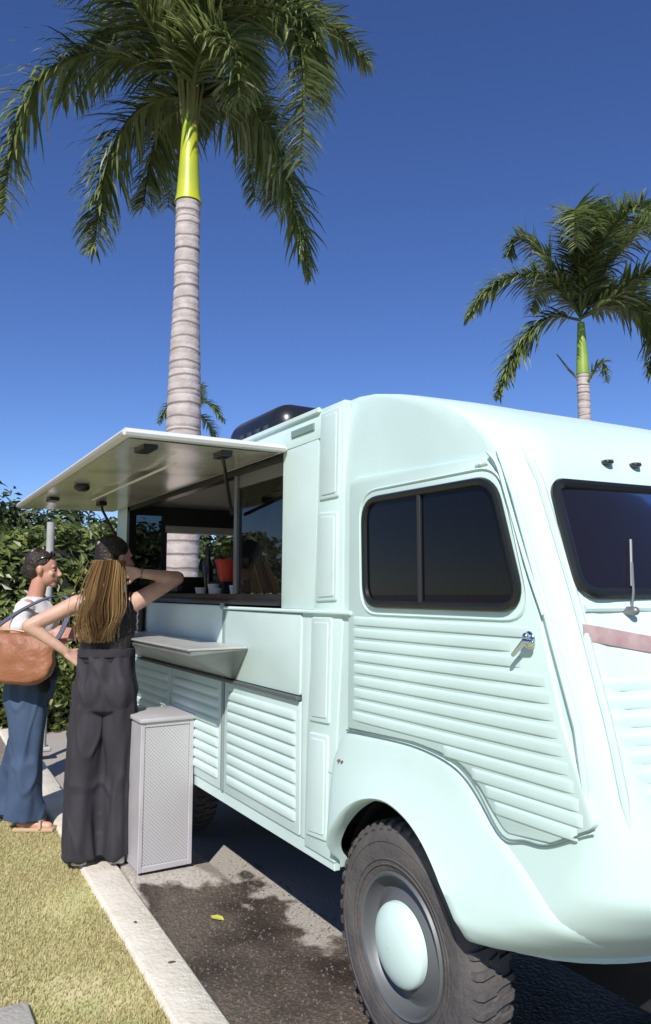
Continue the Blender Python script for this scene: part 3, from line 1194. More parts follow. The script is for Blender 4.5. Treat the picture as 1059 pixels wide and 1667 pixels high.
# things on the counter inside
t = thing('coffee_machine', 'black bulky machine standing on the counter at the left of the hatch', 'machine', (-4.62, .17, 1.515))
bm = B()
box(bm, -.17, .17, -.1, .13, 0, .10, .03, 3)
obj('body', bm, black, t)
bm = B()
box(bm, -.14, .14, -.07, .11, .1, .12, .01, 2)
obj('lid', bm, mat('dark_metal', (.06, .06, .065), rough=.3, metal=.6), t)
for i, (x, y, h) in enumerate([(-4.25, .15, .05), (-4.12, .18, .07), (-3.98, .14, .045), (-3.78, .17, .06), (-3.66, .14, .04)]):
    bm = B()
    tube(bm, [(0, 0, 0), (0, 0, h * .5), (0, 0, h)], [.026, .031, .036], 16)
    o = obj('paper_cup', bm, mat('cup_white', (.8, .79, .76), rough=.5))
    o.location = (x, y, 1.516)
    tag(o, ['white cup nearest the black machine on the inner counter', 'tall white cup second from the black machine', 'low white cup third from the black machine',
            'white cup on the counter second from the sliding glass frame', 'low white cup closest to the sliding glass frame'][i], 'cup', 'white cups on the inner counter')

# embossed steel cabinet beside the truck
cab = thing('steel_cabinet', 'tall narrow grey embossed metal cabinet standing beneath the fold-down counter', 'cabinet', (-3.90, -.012, .09))
tread = bpy.data.materials.new('embossed_metal')
tread.use_nodes = True
nt = tread.node_tree
p = nt.nodes['Principled BSDF']
p.inputs['Base Color'].default_value = (.5, .49, .5, 1)
p.inputs['Roughness'].default_value = .5
p.inputs['Metallic'].default_value = .25
tc = nt.nodes.new('ShaderNodeTexCoord')
mp = nt.nodes.new('ShaderNodeMapping')
mp.inputs['Rotation'].default_value = (R(45), 0, 0)
mp.inputs['Scale'].default_value = (0.001, 75, 75)
vo = nt.nodes.new('ShaderNodeTexVoronoi')
vo.inputs['Randomness'].default_value = 0
vo.inputs['Scale'].default_value = 1
nt.links.new(tc.outputs['Object'], mp.inputs[0])
nt.links.new(mp.outputs[0], vo.inputs['Vector'])
cr = nt.nodes.new('ShaderNodeValToRGB')
cr.color_ramp.elements[0].position = .2
cr.color_ramp.elements[0].color = (.40, .385, .40, 1)
cr.color_ramp.elements[1].position = .42
cr.color_ramp.elements[1].color = (.58, .565, .58, 1)
nt.links.new(vo.outputs['Distance'], cr.inputs[0])
nt.links.new(cr.outputs[0], p.inputs['Base Color'])
bp = nt.nodes.new('ShaderNodeBump')
bp.inputs['Strength'].default_value = .4
bp.inputs['Distance'].default_value = .004
nt.links.new(vo.outputs['Distance'], bp.inputs['Height'])
nt.links.new(bp.outputs[0], p.inputs['Normal'])
cabgrey = mat('cabinet_grey', (.54, .52, .54), rough=.5, metal=.2, var=.08)
bm = B()
box(bm, -.34, -.006, -.290, -.003, .01, .765, .004)
obj('body', bm, cabgrey, cab)
bm = B()
box(bm, -.012, 0, -.270, -.024, .04, .74, .003)
obj('front_panel', bm, tread, cab)
for a_ in ((-.010, .006, -.293, -.270, .01, .765), (-.010, .006, -.024, .0, .01, .765), (-.010, .006, -.270, -.024, .01, .04), (-.010, .006, -.270, -.024, .74, .765)):
    bm = B()
    box(bm, *a_, .003)
    obj('frame_rail', bm, cabgrey, cab)
bm = B()
box(bm, -.36, .02, -.302, .005, .765, .788, .006, 2)
obj('top', bm, cabgrey, cab)
bm = B()
box(bm, -.33, -.01, -.27, -.01, 0, .01)
obj('plinth', bm, black, cab)
#@@PART2
# ================================================================== PALMS
frond_m = leafmat('palm_leaflets', (.08, .12, .035), (.30, .34, .12), rough=.32, tr=.42, c3=(.70, .67, .45))
frond_far = leafmat('palm_leaflets_far', (.07, .115, .035), (.26, .31, .10), rough=.4, tr=.40, c3=(.55, .54, .28))
rachis_m = mat('palm_rachis', (.20, .22, .06), rough=.5)
WT = Vector((FW.x, FW.y, 0)).normalized()


def frond(tree, origin, pts, leaf=.55, n=75, m=None, seed=0, w=.030, droop=1.0):
    """pts in metres: (right, up, away) from the crown heart, seen from the pavement"""
    rnd = random.Random(seed)
    P = catmull([Vector((0, 0, 0)) + RT * a + Vector((0, 0, b)) + WT * c for a, b, c in pts], 10)
    cum = [0]
    for a, b in zip(P, P[1:]):
        cum.append(cum[-1] + (b - a).length)
    L = cum[-1]

    def at(t):
        d = t * L
        for i in range(len(cum) - 1):
            if cum[i + 1] >= d:
                f = (d - cum[i]) / max(1e-6, cum[i + 1] - cum[i])
                return P[i].lerp(P[i + 1], f), (P[i + 1] - P[i]).normalized()
        return P[-1], (P[-1] - P[-2]).normalized()
    bm = B()
    tube(bm, [at(i / 14)[0] for i in range(15)], [.032 * (1 - i / 15) + .004 for i in range(15)], 5)
    for k in range(n):
        t = .10 + .90 * (k + rnd.random() * .8) / n
        c, tg = at(min(t, .999))
        side0 = tg.cross(Vector((0, 0, 1)))
        if side0.length < .1:
            side0 = RT.copy()
        side0.normalize()
        up = side0.cross(tg)
        ll = leaf * (math.sin(math.pi * min(1, (t - .02) ** .72)) * .75 + .28) * rnd.uniform(.8, 1.1)
        for s in (-1, 1):
            for layer in (0, 1):
                el = rnd.gauss(.30 if layer else -.15, .32)
                d = (side0 * s * math.cos(el) + up * math.sin(el)) * .80 + tg * rnd.uniform(.45, .75)
                d.normalize()
                q = c.copy()
                p_prev = None
                seg = 4
                wd = w * rnd.uniform(.75, 1.1)
                g = droop * rnd.uniform(.55, 1.0)
                for j in range(seg + 1):
                    u = j / seg
                    wv = d.cross(Vector((0, 0, 1)))
                    if wv.length < .2:
                        wv = tg.copy()
                    wv = wv.normalized() * math.cos(layer) + up * math.sin(layer) * .6
                    half = wd * .5 * (1 - u ** 2.2) + .0012
                    a, b_ = bm.verts.new(q + wv * half), bm.verts.new(q - wv * half)
                    if p_prev:
                        bm.faces.new((p_prev[0], p_prev[1], b_, a))
                    p_prev = (a, b_)
                    q = q + d * (ll / seg)
                    d = (d + Vector((0, 0, -1)) * g * .34 * (.5 + u)).normalized()
    o = obj('frond', bm, m or frond_m, tree, smooth=False)
    o.location = origin
    return o


def trunk(tree, h0, h1, r0, r1, ringstep=.165, m=None, seed=1, bulge=.0):
    rnd = random.Random(seed)
    bm = B()
    rings = []
    z = h0
    marks = []
    q = h0 + .05
    while q < h1:
        marks.append((q, rnd.uniform(.006, .011), rnd.uniform(-.12, .12), rnd.uniform(0, 6.28)))
        q += ringstep * rnd.uniform(.55, 1.35) * (1 if q < h1 - .8 else .55)
    N = 28
    step = .02
    while z <= h1 + 1e-6:
        t = (z - h0) / (h1 - h0)
        r = lerp(r0, r1, t) + bulge * math.sin(math.pi * min(1, t * 1.2))
        row = []
        for k in range(N):
            a = 2 * math.pi * k / N
            d = 0
            for (mz, dep, tilt, ph) in marks:
                e = (z - mz - tilt * .12 * math.cos(a + ph)) / .017
                if abs(e) < 3:
                    d -= dep * math.exp(-e * e)
                    if 0 < e < 3:
                        d += dep * .3 * math.exp(-(e - 1.4) ** 2)
            row.append(((r + d) * math.cos(a), (r + d) * math.sin(a), z + .006 * noise.noise(Vector((a * 2, z * 9, seed)))))
        rings.append(row)
        z += step
    loft(bm, rings)
    # dark pigment of the leaf scars follows the rings
    me_m = m
    o = obj('trunk', bm, me_m, tree)
    return o


def trunkmat(name, c1, c2, ring):
    m = mat(name, c1, rough=.85, base2=c2, vscale=7, bump=.35, bscale=35)
    nt = m.node_tree
    p = nt.nodes['Principled BSDF']
    src = p.inputs['Base Color'].links[0].from_socket
    tc = nt.nodes.new('ShaderNodeTexCoord')
    wv = nt.nodes.new('ShaderNodeTexWave')
    wv.bands_direction = 'Z'
    wv.inputs['Scale'].default_value = ring
    wv.inputs['Distortion'].default_value = 2.6
    wv.inputs['Detail'].default_value = 3
    wv.inputs['Detail Scale'].default_value = .8
    nt.links.new(tc.outputs['Object'], wv.inputs['Vector'])
    cr = nt.nodes.new('ShaderNodeValToRGB')
    cr.color_ramp.elements[0].position = .0
    cr.color_ramp.elements[0].color = (.42, .38, .36, 1)
    cr.color_ramp.elements[1].position = .12
    cr.color_ramp.elements[1].color = (1, 1, 1, 1)
    nt.links.new(wv.outputs['Fac'], cr.inputs[0])
    mx = nt.nodes.new('ShaderNodeMix')
    mx.data_type = 'RGBA'
    mx.blend_type = 'MULTIPLY'
    mx.inputs['Factor'].default_value = 1
    nt.links.new(src, mx.inputs['A'])
    nt.links.new(cr.outputs[0], mx.inputs['B'])
    nt.links.new(mx.outputs['Result'], p.inputs['Base Color'])
    return m


bark = trunkmat('palm_bark', (.56, .50, .47), (.42, .36, .33), 1.9)
shaft_m = mat('crownshaft_yellow_green', (.52, .56, .04), rough=.4, base2=(.36, .46, .05), vscale=2)
dead_m = mat('dry_fibre', (.22, .16, .07), rough=.9, base2=(.20, .24, .06), vscale=6)

PX, PY = -8.48, 1.53
palm = thing('palm_tree', 'tall royal palm with grey ringed trunk and yellow crownshaft rising behind the open awning', 'palm tree', (PX, PY, 0))
trunk(palm, -.05, 6.42, .155, .155, m=bark, bulge=.065)
bm = B()
rings = []
for i in range(16):
    t = i / 15
    z = lerp(6.42, 7.70, t)
    r = lerp(.160, .085, t ** .8) + (.012 if i == 0 else 0)
    rings.append([(r * math.cos(a * math.pi / 12), r * math.sin(a * math.pi / 12), z) for a in range(24)])
loft(bm, rings)
obj('crownshaft', bm, shaft_m, palm)
bm = B()
for i in range(14):
    a = i * 2.4
    tube(bm, [(.06 * math.cos(a), .06 * math.sin(a), 7.25 + .03 * i), (.09 * math.cos(a), .09 * math.sin(a), 7.55), (.16 * math.cos(a), .16 * math.sin(a), 7.95 + .02 * i)], [.03, .03, .018], 6)
obj('leaf_bases', bm, dead_m, palm)


def px1(seq, S=128., ox=303, oz=165):
    return [((x - ox) / S, (oz - y) / S, d) for x, y, d in seq]


O1 = (0, 0, 7.76)
FR = [
    [(303, 160, 0), (240, 108, -.1), (150, 105, -.3), (88, 160, -.5), (52, 260, -.6), (40, 395, -.6)],
    [(303, 165, 0), (250, 135, .2), (190, 170, .3), (155, 260, .3), (140, 395, .3)],
    [(303, 150, 0), (370, 50, -.3), (440, 50, -.5), (485, 120, -.6), (492, 240, -.7), (488, 330, -.7)],
    [(303, 165, 0), (360, 125, .3), (420, 160, .5), (455, 250, .5), (478, 340, .5), (495, 420, .5)],
    [(303, 150, 0), (250, 40, -.4), (150, -20, -.8), (50, -30, -1.0), (-30, 40, -1.1), (-60, 130, -1.1)],
    [(303, 150, 0), (270, 20, .5), (200, -60, 1.0), (110, -60, 1.4), (40, 20, 1.6)],
    [(303, 150, 0), (350, 10, .2), (430, -60, .5), (530, -50, .7), (600, 10, .8)],
    [(303, 145, 0), (320, -40, .3), (370, -190, .5), (450, -260, .8), (540, -220, 1)],
    [(303, 145, 0), (280, -60, -.2), (220, -230, -.5), (130, -290, -.6), (40, -230, -.6)],
    [(303, 155, 0), (330, 50, .9), (350, -20, 1.8), (365, 10, 2.6), (372, 120, 3.0)],
    [(303, 155, 0), (260, 60, .9), (225, 10, 1.8), (200, 60, 2.5), (190, 150, 2.8)],
    [(303, 150, 0), (350, 50, -.7), (385, -10, -1.4), (410, 10, -1.9), (425, 90, -2.2)],
    [(303, 150, 0), (235, 60, -.6), (165, 20, -1.1), (110, 30, -1.4), (70, 90, -1.5)],
    [(303, 160, 0), (330, 120, -.5), (372, 130, -.8), (392, 180, -.9), (398, 235, -.9)],
    [(303, 160, 0), (270, 120, .6), (225, 140, .9), (205, 200, 1.0), (198, 270, 1.0)],
    [(303, 160, 0), (345, 100, .8), (400, 110, 1.2), (425, 180, 1.3), (432, 260, 1.3)],
    [(303, 150, 0), (390, 20, -.2), (455, 0, -.3), (505, 70, -.3), (512, 170, -.3)],
    [(303, 150, 0), (230, 30, .2), (150, 0, .3), (90, 50, .4), (70, 120, .4)],
    [(303, 150, 0), (310, 0, -.5), (320, -110, -1.0), (330, -150, -1.8), (338, -80, -2.5)],
]
for i, f_ in enumerate(FR):
    frond(palm, O1, px1(f_), leaf=.80, n=88, seed=i, w=.045, droop=1.25)

# second palm beyond the cab
P2 = Vector((0, -1.5, 0)) + Vector((-10.45 + .0, 11.17, 0))
palm2 = thing('palm_tree', 'palm with bright green crownshaft rising beyond the cab roof at the right', 'palm tree', (-10.46, 11.18, 0))
trunk(palm2, -.05, 6.2, .15, .13, m=bark, seed=3, bulge=.02)
bm = B()
rings = []
for i in range(12):
    t = i / 11
    z = lerp(6.2, 7.35, t)
    r = lerp(.138, .075, t)
    rings.append([(r * math.cos(a * math.pi / 10), r * math.sin(a * math.pi / 10), z) for a in range(20)])
loft(bm, rings)
obj('crownshaft', bm, mat('crownshaft_green', (.30, .42, .06), rough=.4, base2=(.20, .32, .05), vscale=2), palm2)
O2 = (0, 0, 7.45)
F2 = [
    [(945, 520, 0), (895, 462, -.2), (830, 462, -.3), (785, 490, -.3), (757, 530, -.3)],
    [(945, 525, 0), (905, 510, .3), (865, 540, .4), (835, 590, .4), (815, 640, .4)],
    [(945, 515, 0), (915, 440, .2), (880, 390, .3), (850, 372, .4), (840, 400, .5)],
    [(945, 515, 0), (955, 430, .1), (975, 365, .3), (1000, 340, .4), (1030, 360, .5)],
    [(945, 515, 0), (985, 440, -.2), (1040, 385, -.4), (1090, 370, -.5), (1130, 410, -.5)],
    [(945, 522, 0), (985, 480, .2), (1040, 470, .4), (1090, 510, .5), (1120, 580, .5)],
    [(945, 515, 0), (925, 430, -.8), (905, 400, -1.5), (890, 430, -2.0), (885, 480, -2.2)],
    [(945, 515, 0), (960, 430, -.8), (985, 400, -1.6), (1000, 430, -2.1), (1005, 490, -2.3)],
    [(945, 515, 0), (935, 440, .9), (925, 410, 1.7), (915, 440, 2.4)],
    [(945, 522, 0), (990, 500, -.5), (1025, 480, -1.0), (1055, 520, -1.3), (1070, 600, -1.5)],
    [(945, 515, 0), (940, 440, -.4), (935, 400, -.9), (930, 400, -1.4), (925, 440, -1.8)],
    [(945, 522, 0), (1000, 498, .1), (1050, 515, .1), (1066, 560, .1), (1056, 610, .1)],
    [(945, 515, 0), (975, 455, .8), (1010, 420, 1.5), (1040, 450, 2.0)],
]
for i, f_ in enumerate(F2):
    frond(palm2, O2, px1(f_, 74., 945, 522), leaf=.80, n=70, seed=50 + i, w=.065, m=frond_far)
bm = B()
tube(bm, [RT * 0 + Vector((0, 0, 6.0)), RT * -.3 + Vector((0, 0, 6.3)), RT * -.55 + Vector((0, 0, 6.65))], [.03, .025, .012], 6)
obj('dead_stalk', bm, mat('stalk_green_grey', (.14, .16, .10), rough=.7), palm2)
frond(palm2, O2, [(0.05, -1.45, -.1), (.28, -1.1, -.1), (.42, -1.05, -.1), (.46, -1.45, -.1)], leaf=.3, n=22, seed=90, w=.05, m=frond_far)

# third palm, far away behind the first trunk
palm3 = thing('palm_tree', 'small distant palm whose fronds show either side of the big ringed trunk', 'palm tree', (-27.9, 8.75, 0))
trunk(palm3, 0, 8.2, .16, .14, ringstep=.4, m=bark, seed=5)
for i, f_ in enumerate([[(325, 668, 0), (345, 645, -.2), (368, 655, -.3), (390, 685, -.3)], [(325, 668, 0), (330, 630, .1), (340, 612, .2), (346, 640, .4)],
                        [(325, 668, 0), (300, 645, 0), (280, 650, .2), (262, 680, .3)], [(325, 668, 0), (345, 668, .6), (362, 690, .9), (368, 715, 1)],
                        [(325, 668, 0), (318, 630, -.5), (310, 620, -1), (300, 650, -1.4)], [(325, 668, 0), (345, 640, -1), (350, 640, -1.8), (352, 670, -2.3)]]):
    frond(palm3, (0, 0, 8.65), px1(f_, 46., 325, 668), leaf=.55, n=30, seed=130 + i, w=.07, m=frond_far)

# ================================================================== HEDGES AND TREES BEHIND
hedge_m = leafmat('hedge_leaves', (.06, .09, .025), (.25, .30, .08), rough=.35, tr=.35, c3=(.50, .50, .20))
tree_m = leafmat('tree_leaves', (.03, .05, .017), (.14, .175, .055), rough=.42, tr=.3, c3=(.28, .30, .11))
twig_m = mat('twig', (.05, .04, .03), rough=.9)


def leaf(bm, p, s, nrm, rnd):
    a = Vector((rnd.gauss(0, 1), rnd.gauss(0, 1), rnd.gauss(0, 1)))
    u = nrm.cross(a)
    if u.length < 1e-3:
        return
    u.normalize()
    v = nrm.cross(u)
    f = nrm * s * .18
    vs = [bm.verts.new(q) for q in (p - u * s, p + v * s * .45 + f, p + u * s, p - v * s * .45 + f)]
    bm.faces.new((vs[0], vs[1], vs[2]))
    bm.faces.new((vs[0], vs[2], vs[3]))


def hedge(loc, rz, L, D, H, n, s, label, seed, m, group=None, cat='hedge'):
    rnd = random.Random(seed)
    t = thing('hedge' if cat == 'hedge' else 'shrub', label, cat, loc, rz, group)
    bm = B()
    N, K = 26, 8
    rings = []
    for i in range(N + 1):
        x = (i / N - .5) * L * .97
        row = []
        for k in range(16):
            a = 2 * math.pi * k / 16
            yy, zz = math.cos(a), math.sin(a)
            e = 1 / max(abs(yy), abs(zz)) ** .75
            f = 1 + .16 * noise.noise(Vector((x * 1.7, yy * 1.5 + seed, zz * 2)))
            row.append((x, yy * e * D * .36 * f, H * .48 + zz * e * H * .40 * f))
        rings.append(row)
    loft(bm, rings)
    obj('light_blocking_core', bm, mat('hedge_core', (.018, .022, .010), rough=1), t)  # lumpy dark core added inside to block light through the leaves
    bm = B()
    for i in range(n):
        x = rnd.uniform(-.5, .5) * L
        a = rnd.uniform(-.25, 3.39) if rnd.random() < .55 else rnd.uniform(3.0, 4.4)
        yy, zz = math.cos(a), math.sin(a)
        e = 1 / max(abs(yy), abs(zz)) ** .75
        f = 1 + .20 * noise.noise(Vector((x * 1.7, yy * 1.5 + seed, zz * 2))) + .12 * noise.noise(Vector((x * 6, yy * 5, zz * 6 + seed))) + rnd.uniform(-.12, .05)
        p = Vector((x, yy * e * D * .46 * f, H * .5 + zz * e * H * .49 * f))
        if p.z < .03:
            continue
        nr = Vector((rnd.gauss(0, .5), yy + rnd.gauss(0, .5), zz + rnd.gauss(.2, .5))).normalized()
        leaf(bm, p, s * rnd.uniform(.6, 1.25), nr, rnd)
    obj('foliage', bm, m, t, smooth=False)
    return t


hedge((-8.95, -1.2, 0), R(97), 3.8, 1.1, 1.36, 13000, .052, 'low leafy sunlit hedge behind the two customers at the edge of the lawn', 11, hedge_m)
hedge((-10.4, -1.1, 0), R(97), 5.0, 1.5, 2.35, 12000, .075, 'taller bushy hedge under the awning behind the low sunlit one', 12, hedge_m)
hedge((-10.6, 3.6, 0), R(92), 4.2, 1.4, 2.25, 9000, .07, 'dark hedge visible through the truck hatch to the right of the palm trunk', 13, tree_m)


def tree(x, y, h, r, n, seed, label, rz_=1.):
    rnd = random.Random(seed)
    t = thing('tree', label, 'tree', (x, y, 0), 0, 'dark trees behind the hedge')
    bm = B()
    tube(bm, [(0, 0, 0), (.05, .03, h * .3), (.1, -.04, h * .6)], [.16, .12, .07], 8)
    for k in range(5):
        a = k * 1.3
        tube(bm, [(.06, 0, h * .38), (r * .35 * math.cos(a), r * .35 * math.sin(a), h * .6), (r * .6 * math.cos(a), r * .6 * math.sin(a), h * .75)], [.06, .04, .02], 6)
    obj('trunk', bm, twig_m, t)
    bm = B()
    blobs = [(Vector((rnd.gauss(0, r * .4), rnd.gauss(0, r * .4), h * rnd.uniform(.35, .84))), r * rnd.uniform(.3, .5)) for _ in range(22)]
    for i in range(n):
        c, br = rnd.choice(blobs)
        d = Vector((rnd.gauss(0, 1), rnd.gauss(0, 1), rnd.gauss(.15, 1))).normalized()
        p = c + d * br * (rnd.random() ** .35) * Vector((1, 1, .75)).length / 1.6
        if p.z > h:
            p.z = h - rnd.random() * .3
        leaf(bm, p, .085 * rnd.uniform(.6, 1.3), (d + Vector((rnd.gauss(0, .5), rnd.gauss(0, .5), .3))).normalized(), rnd)
    obj('crown', bm, tree_m, t, smooth=False)


TL = ['dark dense tree at the far left edge under open sky', 'dark rounded tree second from the left edge behind the hedge', 'dark tree behind the outer tip of the awning', 'dark tree behind the middle of the awning', 'dark tree showing through the truck rear window', 'dark tree showing through the hatch beyond the palm trunk', 'dark tree farthest right behind the truck body']
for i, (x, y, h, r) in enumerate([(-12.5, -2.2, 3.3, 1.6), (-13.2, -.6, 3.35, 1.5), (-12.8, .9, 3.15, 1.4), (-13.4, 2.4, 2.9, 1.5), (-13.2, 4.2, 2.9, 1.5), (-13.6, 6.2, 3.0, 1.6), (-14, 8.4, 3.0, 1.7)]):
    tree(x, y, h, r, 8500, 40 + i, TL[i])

# gravel border in front of the hedge
bm = B()
vs = [bm.verts.new(v) for v in ((-9.6, -5, .082), (-6.6, -5, .082), (-6.35, cy(-6.35, 0) - .005, .082), (-9.5, cy(-9.5, 0) - .005, .082))]
bm.faces.new(vs)
struct(obj('gravel_bed', bm, mat('gravel_bed', (.34, .29, .24), rough=.95, base2=(.16, .13, .10), vscale=38, bump=.8, bscale=60, mixs=(.4, .6)), smooth=False))
# post behind the customers
bm = B()
tube(bm, [(0, 0, 0), (0, 0, 2.12)], .036, 12)
box(bm, -.07, .07, -.07, .07, 0, .04, .01)
o = obj('support_post', bm, mat('post_grey', (.42, .42, .40), rough=.6, var=.2, vscale=5))
o.location = (-7.35, -.17, .08)
tag(o, 'slim grey upright post standing before the hedge behind the customers', 'post')

# greenery and bottles on the inner counter
bm = B()
box(bm, -.12, .12, -.09, .09, 0, .085, .006)
o = obj('riser_box', bm, dark)
o.location = (-4.17, .30, 1.515)
tag(o, 'dark low box on the inner counter carrying the red pot', 'box')
pot = thing('potted_plant', 'small green plant in a bright red pot on the inner counter', 'potted plant', (-4.17, .30, 1.60))
bm = B()
lathe = [(.0, 0), (.052, 0), (.062, .06), (.078, .13), (.082, .135), (.072, .128), (.0, .12)]
rings = [[(1.15 * r * math.cos(a * math.pi / 12), 1.15 * r * math.sin(a * math.pi / 12), z) for a in range(24)] for r, z in lathe[1:-1]]
loft(bm, rings)
obj('pot', bm, mat('red_glaze', (.62, .05, .035), rough=.35), pot)
bm = B()
rnd = random.Random(5)
for i in range(420):
    d = Vector((rnd.gauss(0, 1), rnd.gauss(0, 1), abs(rnd.gauss(0, 1)))).normalized()
    leaf(bm, Vector((0, 0, .16)) + d * .085 * rnd.random() ** .4, .018, d, rnd)
obj('leaves', bm, hedge_m, pot, smooth=False)
for i, (x, y, h, r) in enumerate([(-4.36, .24, .30, .030), (-4.48, .28, .33, .033), (-4.40, .34, .27, .028)]):
    b = thing('pump_bottle', ['dark pump bottle nearest the hatch edge beside the red pot', 'tallest dark pump bottle between palm trunk and red pot', 'shortest dark pump bottle just behind the red pot'][i], 'bottle', (x, y, 1.515), 0, 'dark syrup bottles')
    bm = B()
    loft(bm, [[(q * math.cos(a * math.pi / 8), q * math.sin(a * math.pi / 8), z) for a in range(16)] for q, z in ((r * .9, 0), (r, .01), (r, h * .6), (r * .7, h * .72), (r * .4, h * .78), (r * .4, h * .85))])
    obj('bottle_body', bm, mat('bottle_brown', (.03, .02, .012), rough=.15), b)
    bm = B()
    tube(bm, [(0, 0, h * .85), (0, 0, h), (.05, 0, h * 1.01), (.06, 0, h * .96)], [.01, .008, .007, .006], 8)
    obj('pump', bm, black, b)

# ================================================================== PEOPLE
skin = mat('skin', (.52, .30, .22), rough=.55, base2=(.62, .39, .30), vscale=14, bump=.12, bscale=160)
skin_red = mat('skin_flushed', (.50, .24, .17), rough=.5, base2=(.60, .34, .26), vscale=5)


def hand(bm, wrist, d, palm_n, side, curl=.5, s=1.0):
    """palm and five fingers; d points to the fingers, palm_n out of the palm, side = thumb side"""
    d, n, t = Vector(d).normalized(), Vector(palm_n).normalized(), Vector(side).normalized()
    w = Vector(wrist)
    for k in range(4):
        off = (k - 1.5) * .019 * s
        a = w + d * .01 * s + t * off * .6
        b = w + d * .088 * s + t * off
        sock(bm, a, .0155 * s, b, .0125 * s, 8)
        L = (.060, .070, .075, .066)[k] * s if True else 0
        p = b
        dd = d.copy()
        for j, fr_ in enumerate((.45, .32, .26)):
            dd = (dd + n * curl * .45).normalized()
            q = p + dd * L * fr_ * 1.1
            sock(bm, p, (.0105 - .0012 * j) * s, q, (.0095 - .0012 * j) * s, 8)
            p = q
    p = w + d * .02 * s + t * .022 * s
    q = p + (d * .6 + t * .75 + n * .2).normalized() * .042 * s
    sock(bm, p, .014 * s, q, .0115 * s, 8)
    r_ = q + (d * .9 + t * .25 + n * .3).normalized() * .032 * s
    sock(bm, q, .0112 * s, r_, .009 * s, 8)


def headparts(bm, c, face, s=1.0):
    """head with nose, lips, chin, ears and neck root; face = unit vector of the face direction"""
    f = Vector(face).normalized()
    r_ = f.cross(Vector((0, 0, 1))).normalized()
    M = Matrix((r_, f, Vector((0, 0, 1)))).transposed()
    c = Vector(c)
    P = lambda x, y, z: c + (M @ Vector((x, y, z))) * s
    rot = M
    ell(bm, P(0, -.012, .028), (.076 * s, .094 * s, .088 * s), rot)
    ell(bm, P(0, .022, -.030), (.060 * s, .068 * s, .075 * s), rot)
    ell(bm, P(0, .058, -.088), (.026 * s, .024 * s, .022 * s), rot)
    sock(bm, P(0, .086, .012), .008 * s, P(0, .106, -.022), .012 * s, 8)
    ell(bm, P(0, .098, -.028), (.016 * s, .012 * s, .009 * s), rot)
    ell(bm, P(0, .083, -.052), (.022 * s, .010 * s, .006 * s), rot)
    ell(bm, P(0, .080, -.064), (.020 * s, .010 * s, .007 * s), rot)
    for sx in (-1, 1):
        ell(bm, P(sx * .033, .070, .014 + .012), (.020 * s, .012 * s, .008 * s), rot)
        ell(bm, P(sx * .040, .060, -.022), (.022 * s, .016 * s, .020 * s), rot)
        ell(bm, P(sx * .076, -.010, -.006), (.010 * s, .018 * s, .030 * s), rot)
    return P, M


def eyes(person_, P, M, s=1.0):
    for sx in (-1, 1):
        bm = B()
        ell(bm, P(sx * .031, .0665, .004), (.0115 * s, .0115 * s, .0065 * s), M)
        obj('eye', bm, mat('eye_white', (.35, .33, .31), rough=.2), person_)
        bm = B()
        ell(bm, P(sx * .031, .0745, .004), (.0055 * s, .005 * s, .0055 * s), M)
        obj('iris', bm, mat('iris_dark', (.03, .02, .015), rough=.1), person_)


def hairstrands(bm, roots, path_fn, n, rnd, r=.0035, seg=8):
    for i in range(n):
        n0 = len(bm.faces)
        pts = path_fn(rnd)
        if roots == 'streaks':
            tube(bm, pts, [r * (1 - .6 * k / (len(pts) - 1)) for k in range(len(pts))], 3)
            if abs(LASTA[0]) > 1.05 + rnd.gauss(0, .3):
                bm.faces.ensure_lookup_table()
                for f_ in bm.faces[n0:]:
                    f_.material_index = 1
            continue
        tube(bm, pts, [r * (1 - .6 * k / (len(pts) - 1)) for k in range(len(pts))], 4)


def hairmat(name, c1, c2, c3):
    m = leafmat(name, c1, c2, rough=.38, tr=.05, c3=c3)
    return m


def ring_ell(cx, cy_, z, rx, ry, n=28, rot=0.):
    return [(cx + rx * math.cos(2 * math.pi * k / n + rot), cy_ + ry * math.sin(2 * math.pi * k / n + rot), z) for k in range(n)]


# --- woman at the counter, seen from behind
w1 = thing('person', 'woman in black sleeveless top and wide dark trousers, hand behind her neck, at the counter', 'person', (-4.20, -.42, .10), R(68))
bm = B()
P1, M1 = headparts(bm, (.035, .035, 1.625), (.80, .60, -.05))
sock(bm, (.01, 0, 1.40), .060, (.03, .02, 1.55), .050, 14)
sock(bm, (-.13, .0, 1.375), .058, (.13, .0, 1.375), .058, 14)
ell(bm, (0, .0, 1.27), (.135, .085, .16))
ell(bm, (0, .0, 1.08), (.115, .08, .14))
ell(bm, (0, 0, .92), (.115, .07, .13))
# left arm, hand on the hip
sock(bm, (-.165, 0, 1.375), .050, (-.40, -.06, 1.255), .038, 14)
sock(bm, (-.40, -.06, 1.255), .039, (-.21, -.03, 1.115), .024, 14)
hand(bm, (-.205, -.03, 1.11), (.75, .25, -.55), (.5, .3, -.3), (.2, .5, .6), curl=.3)
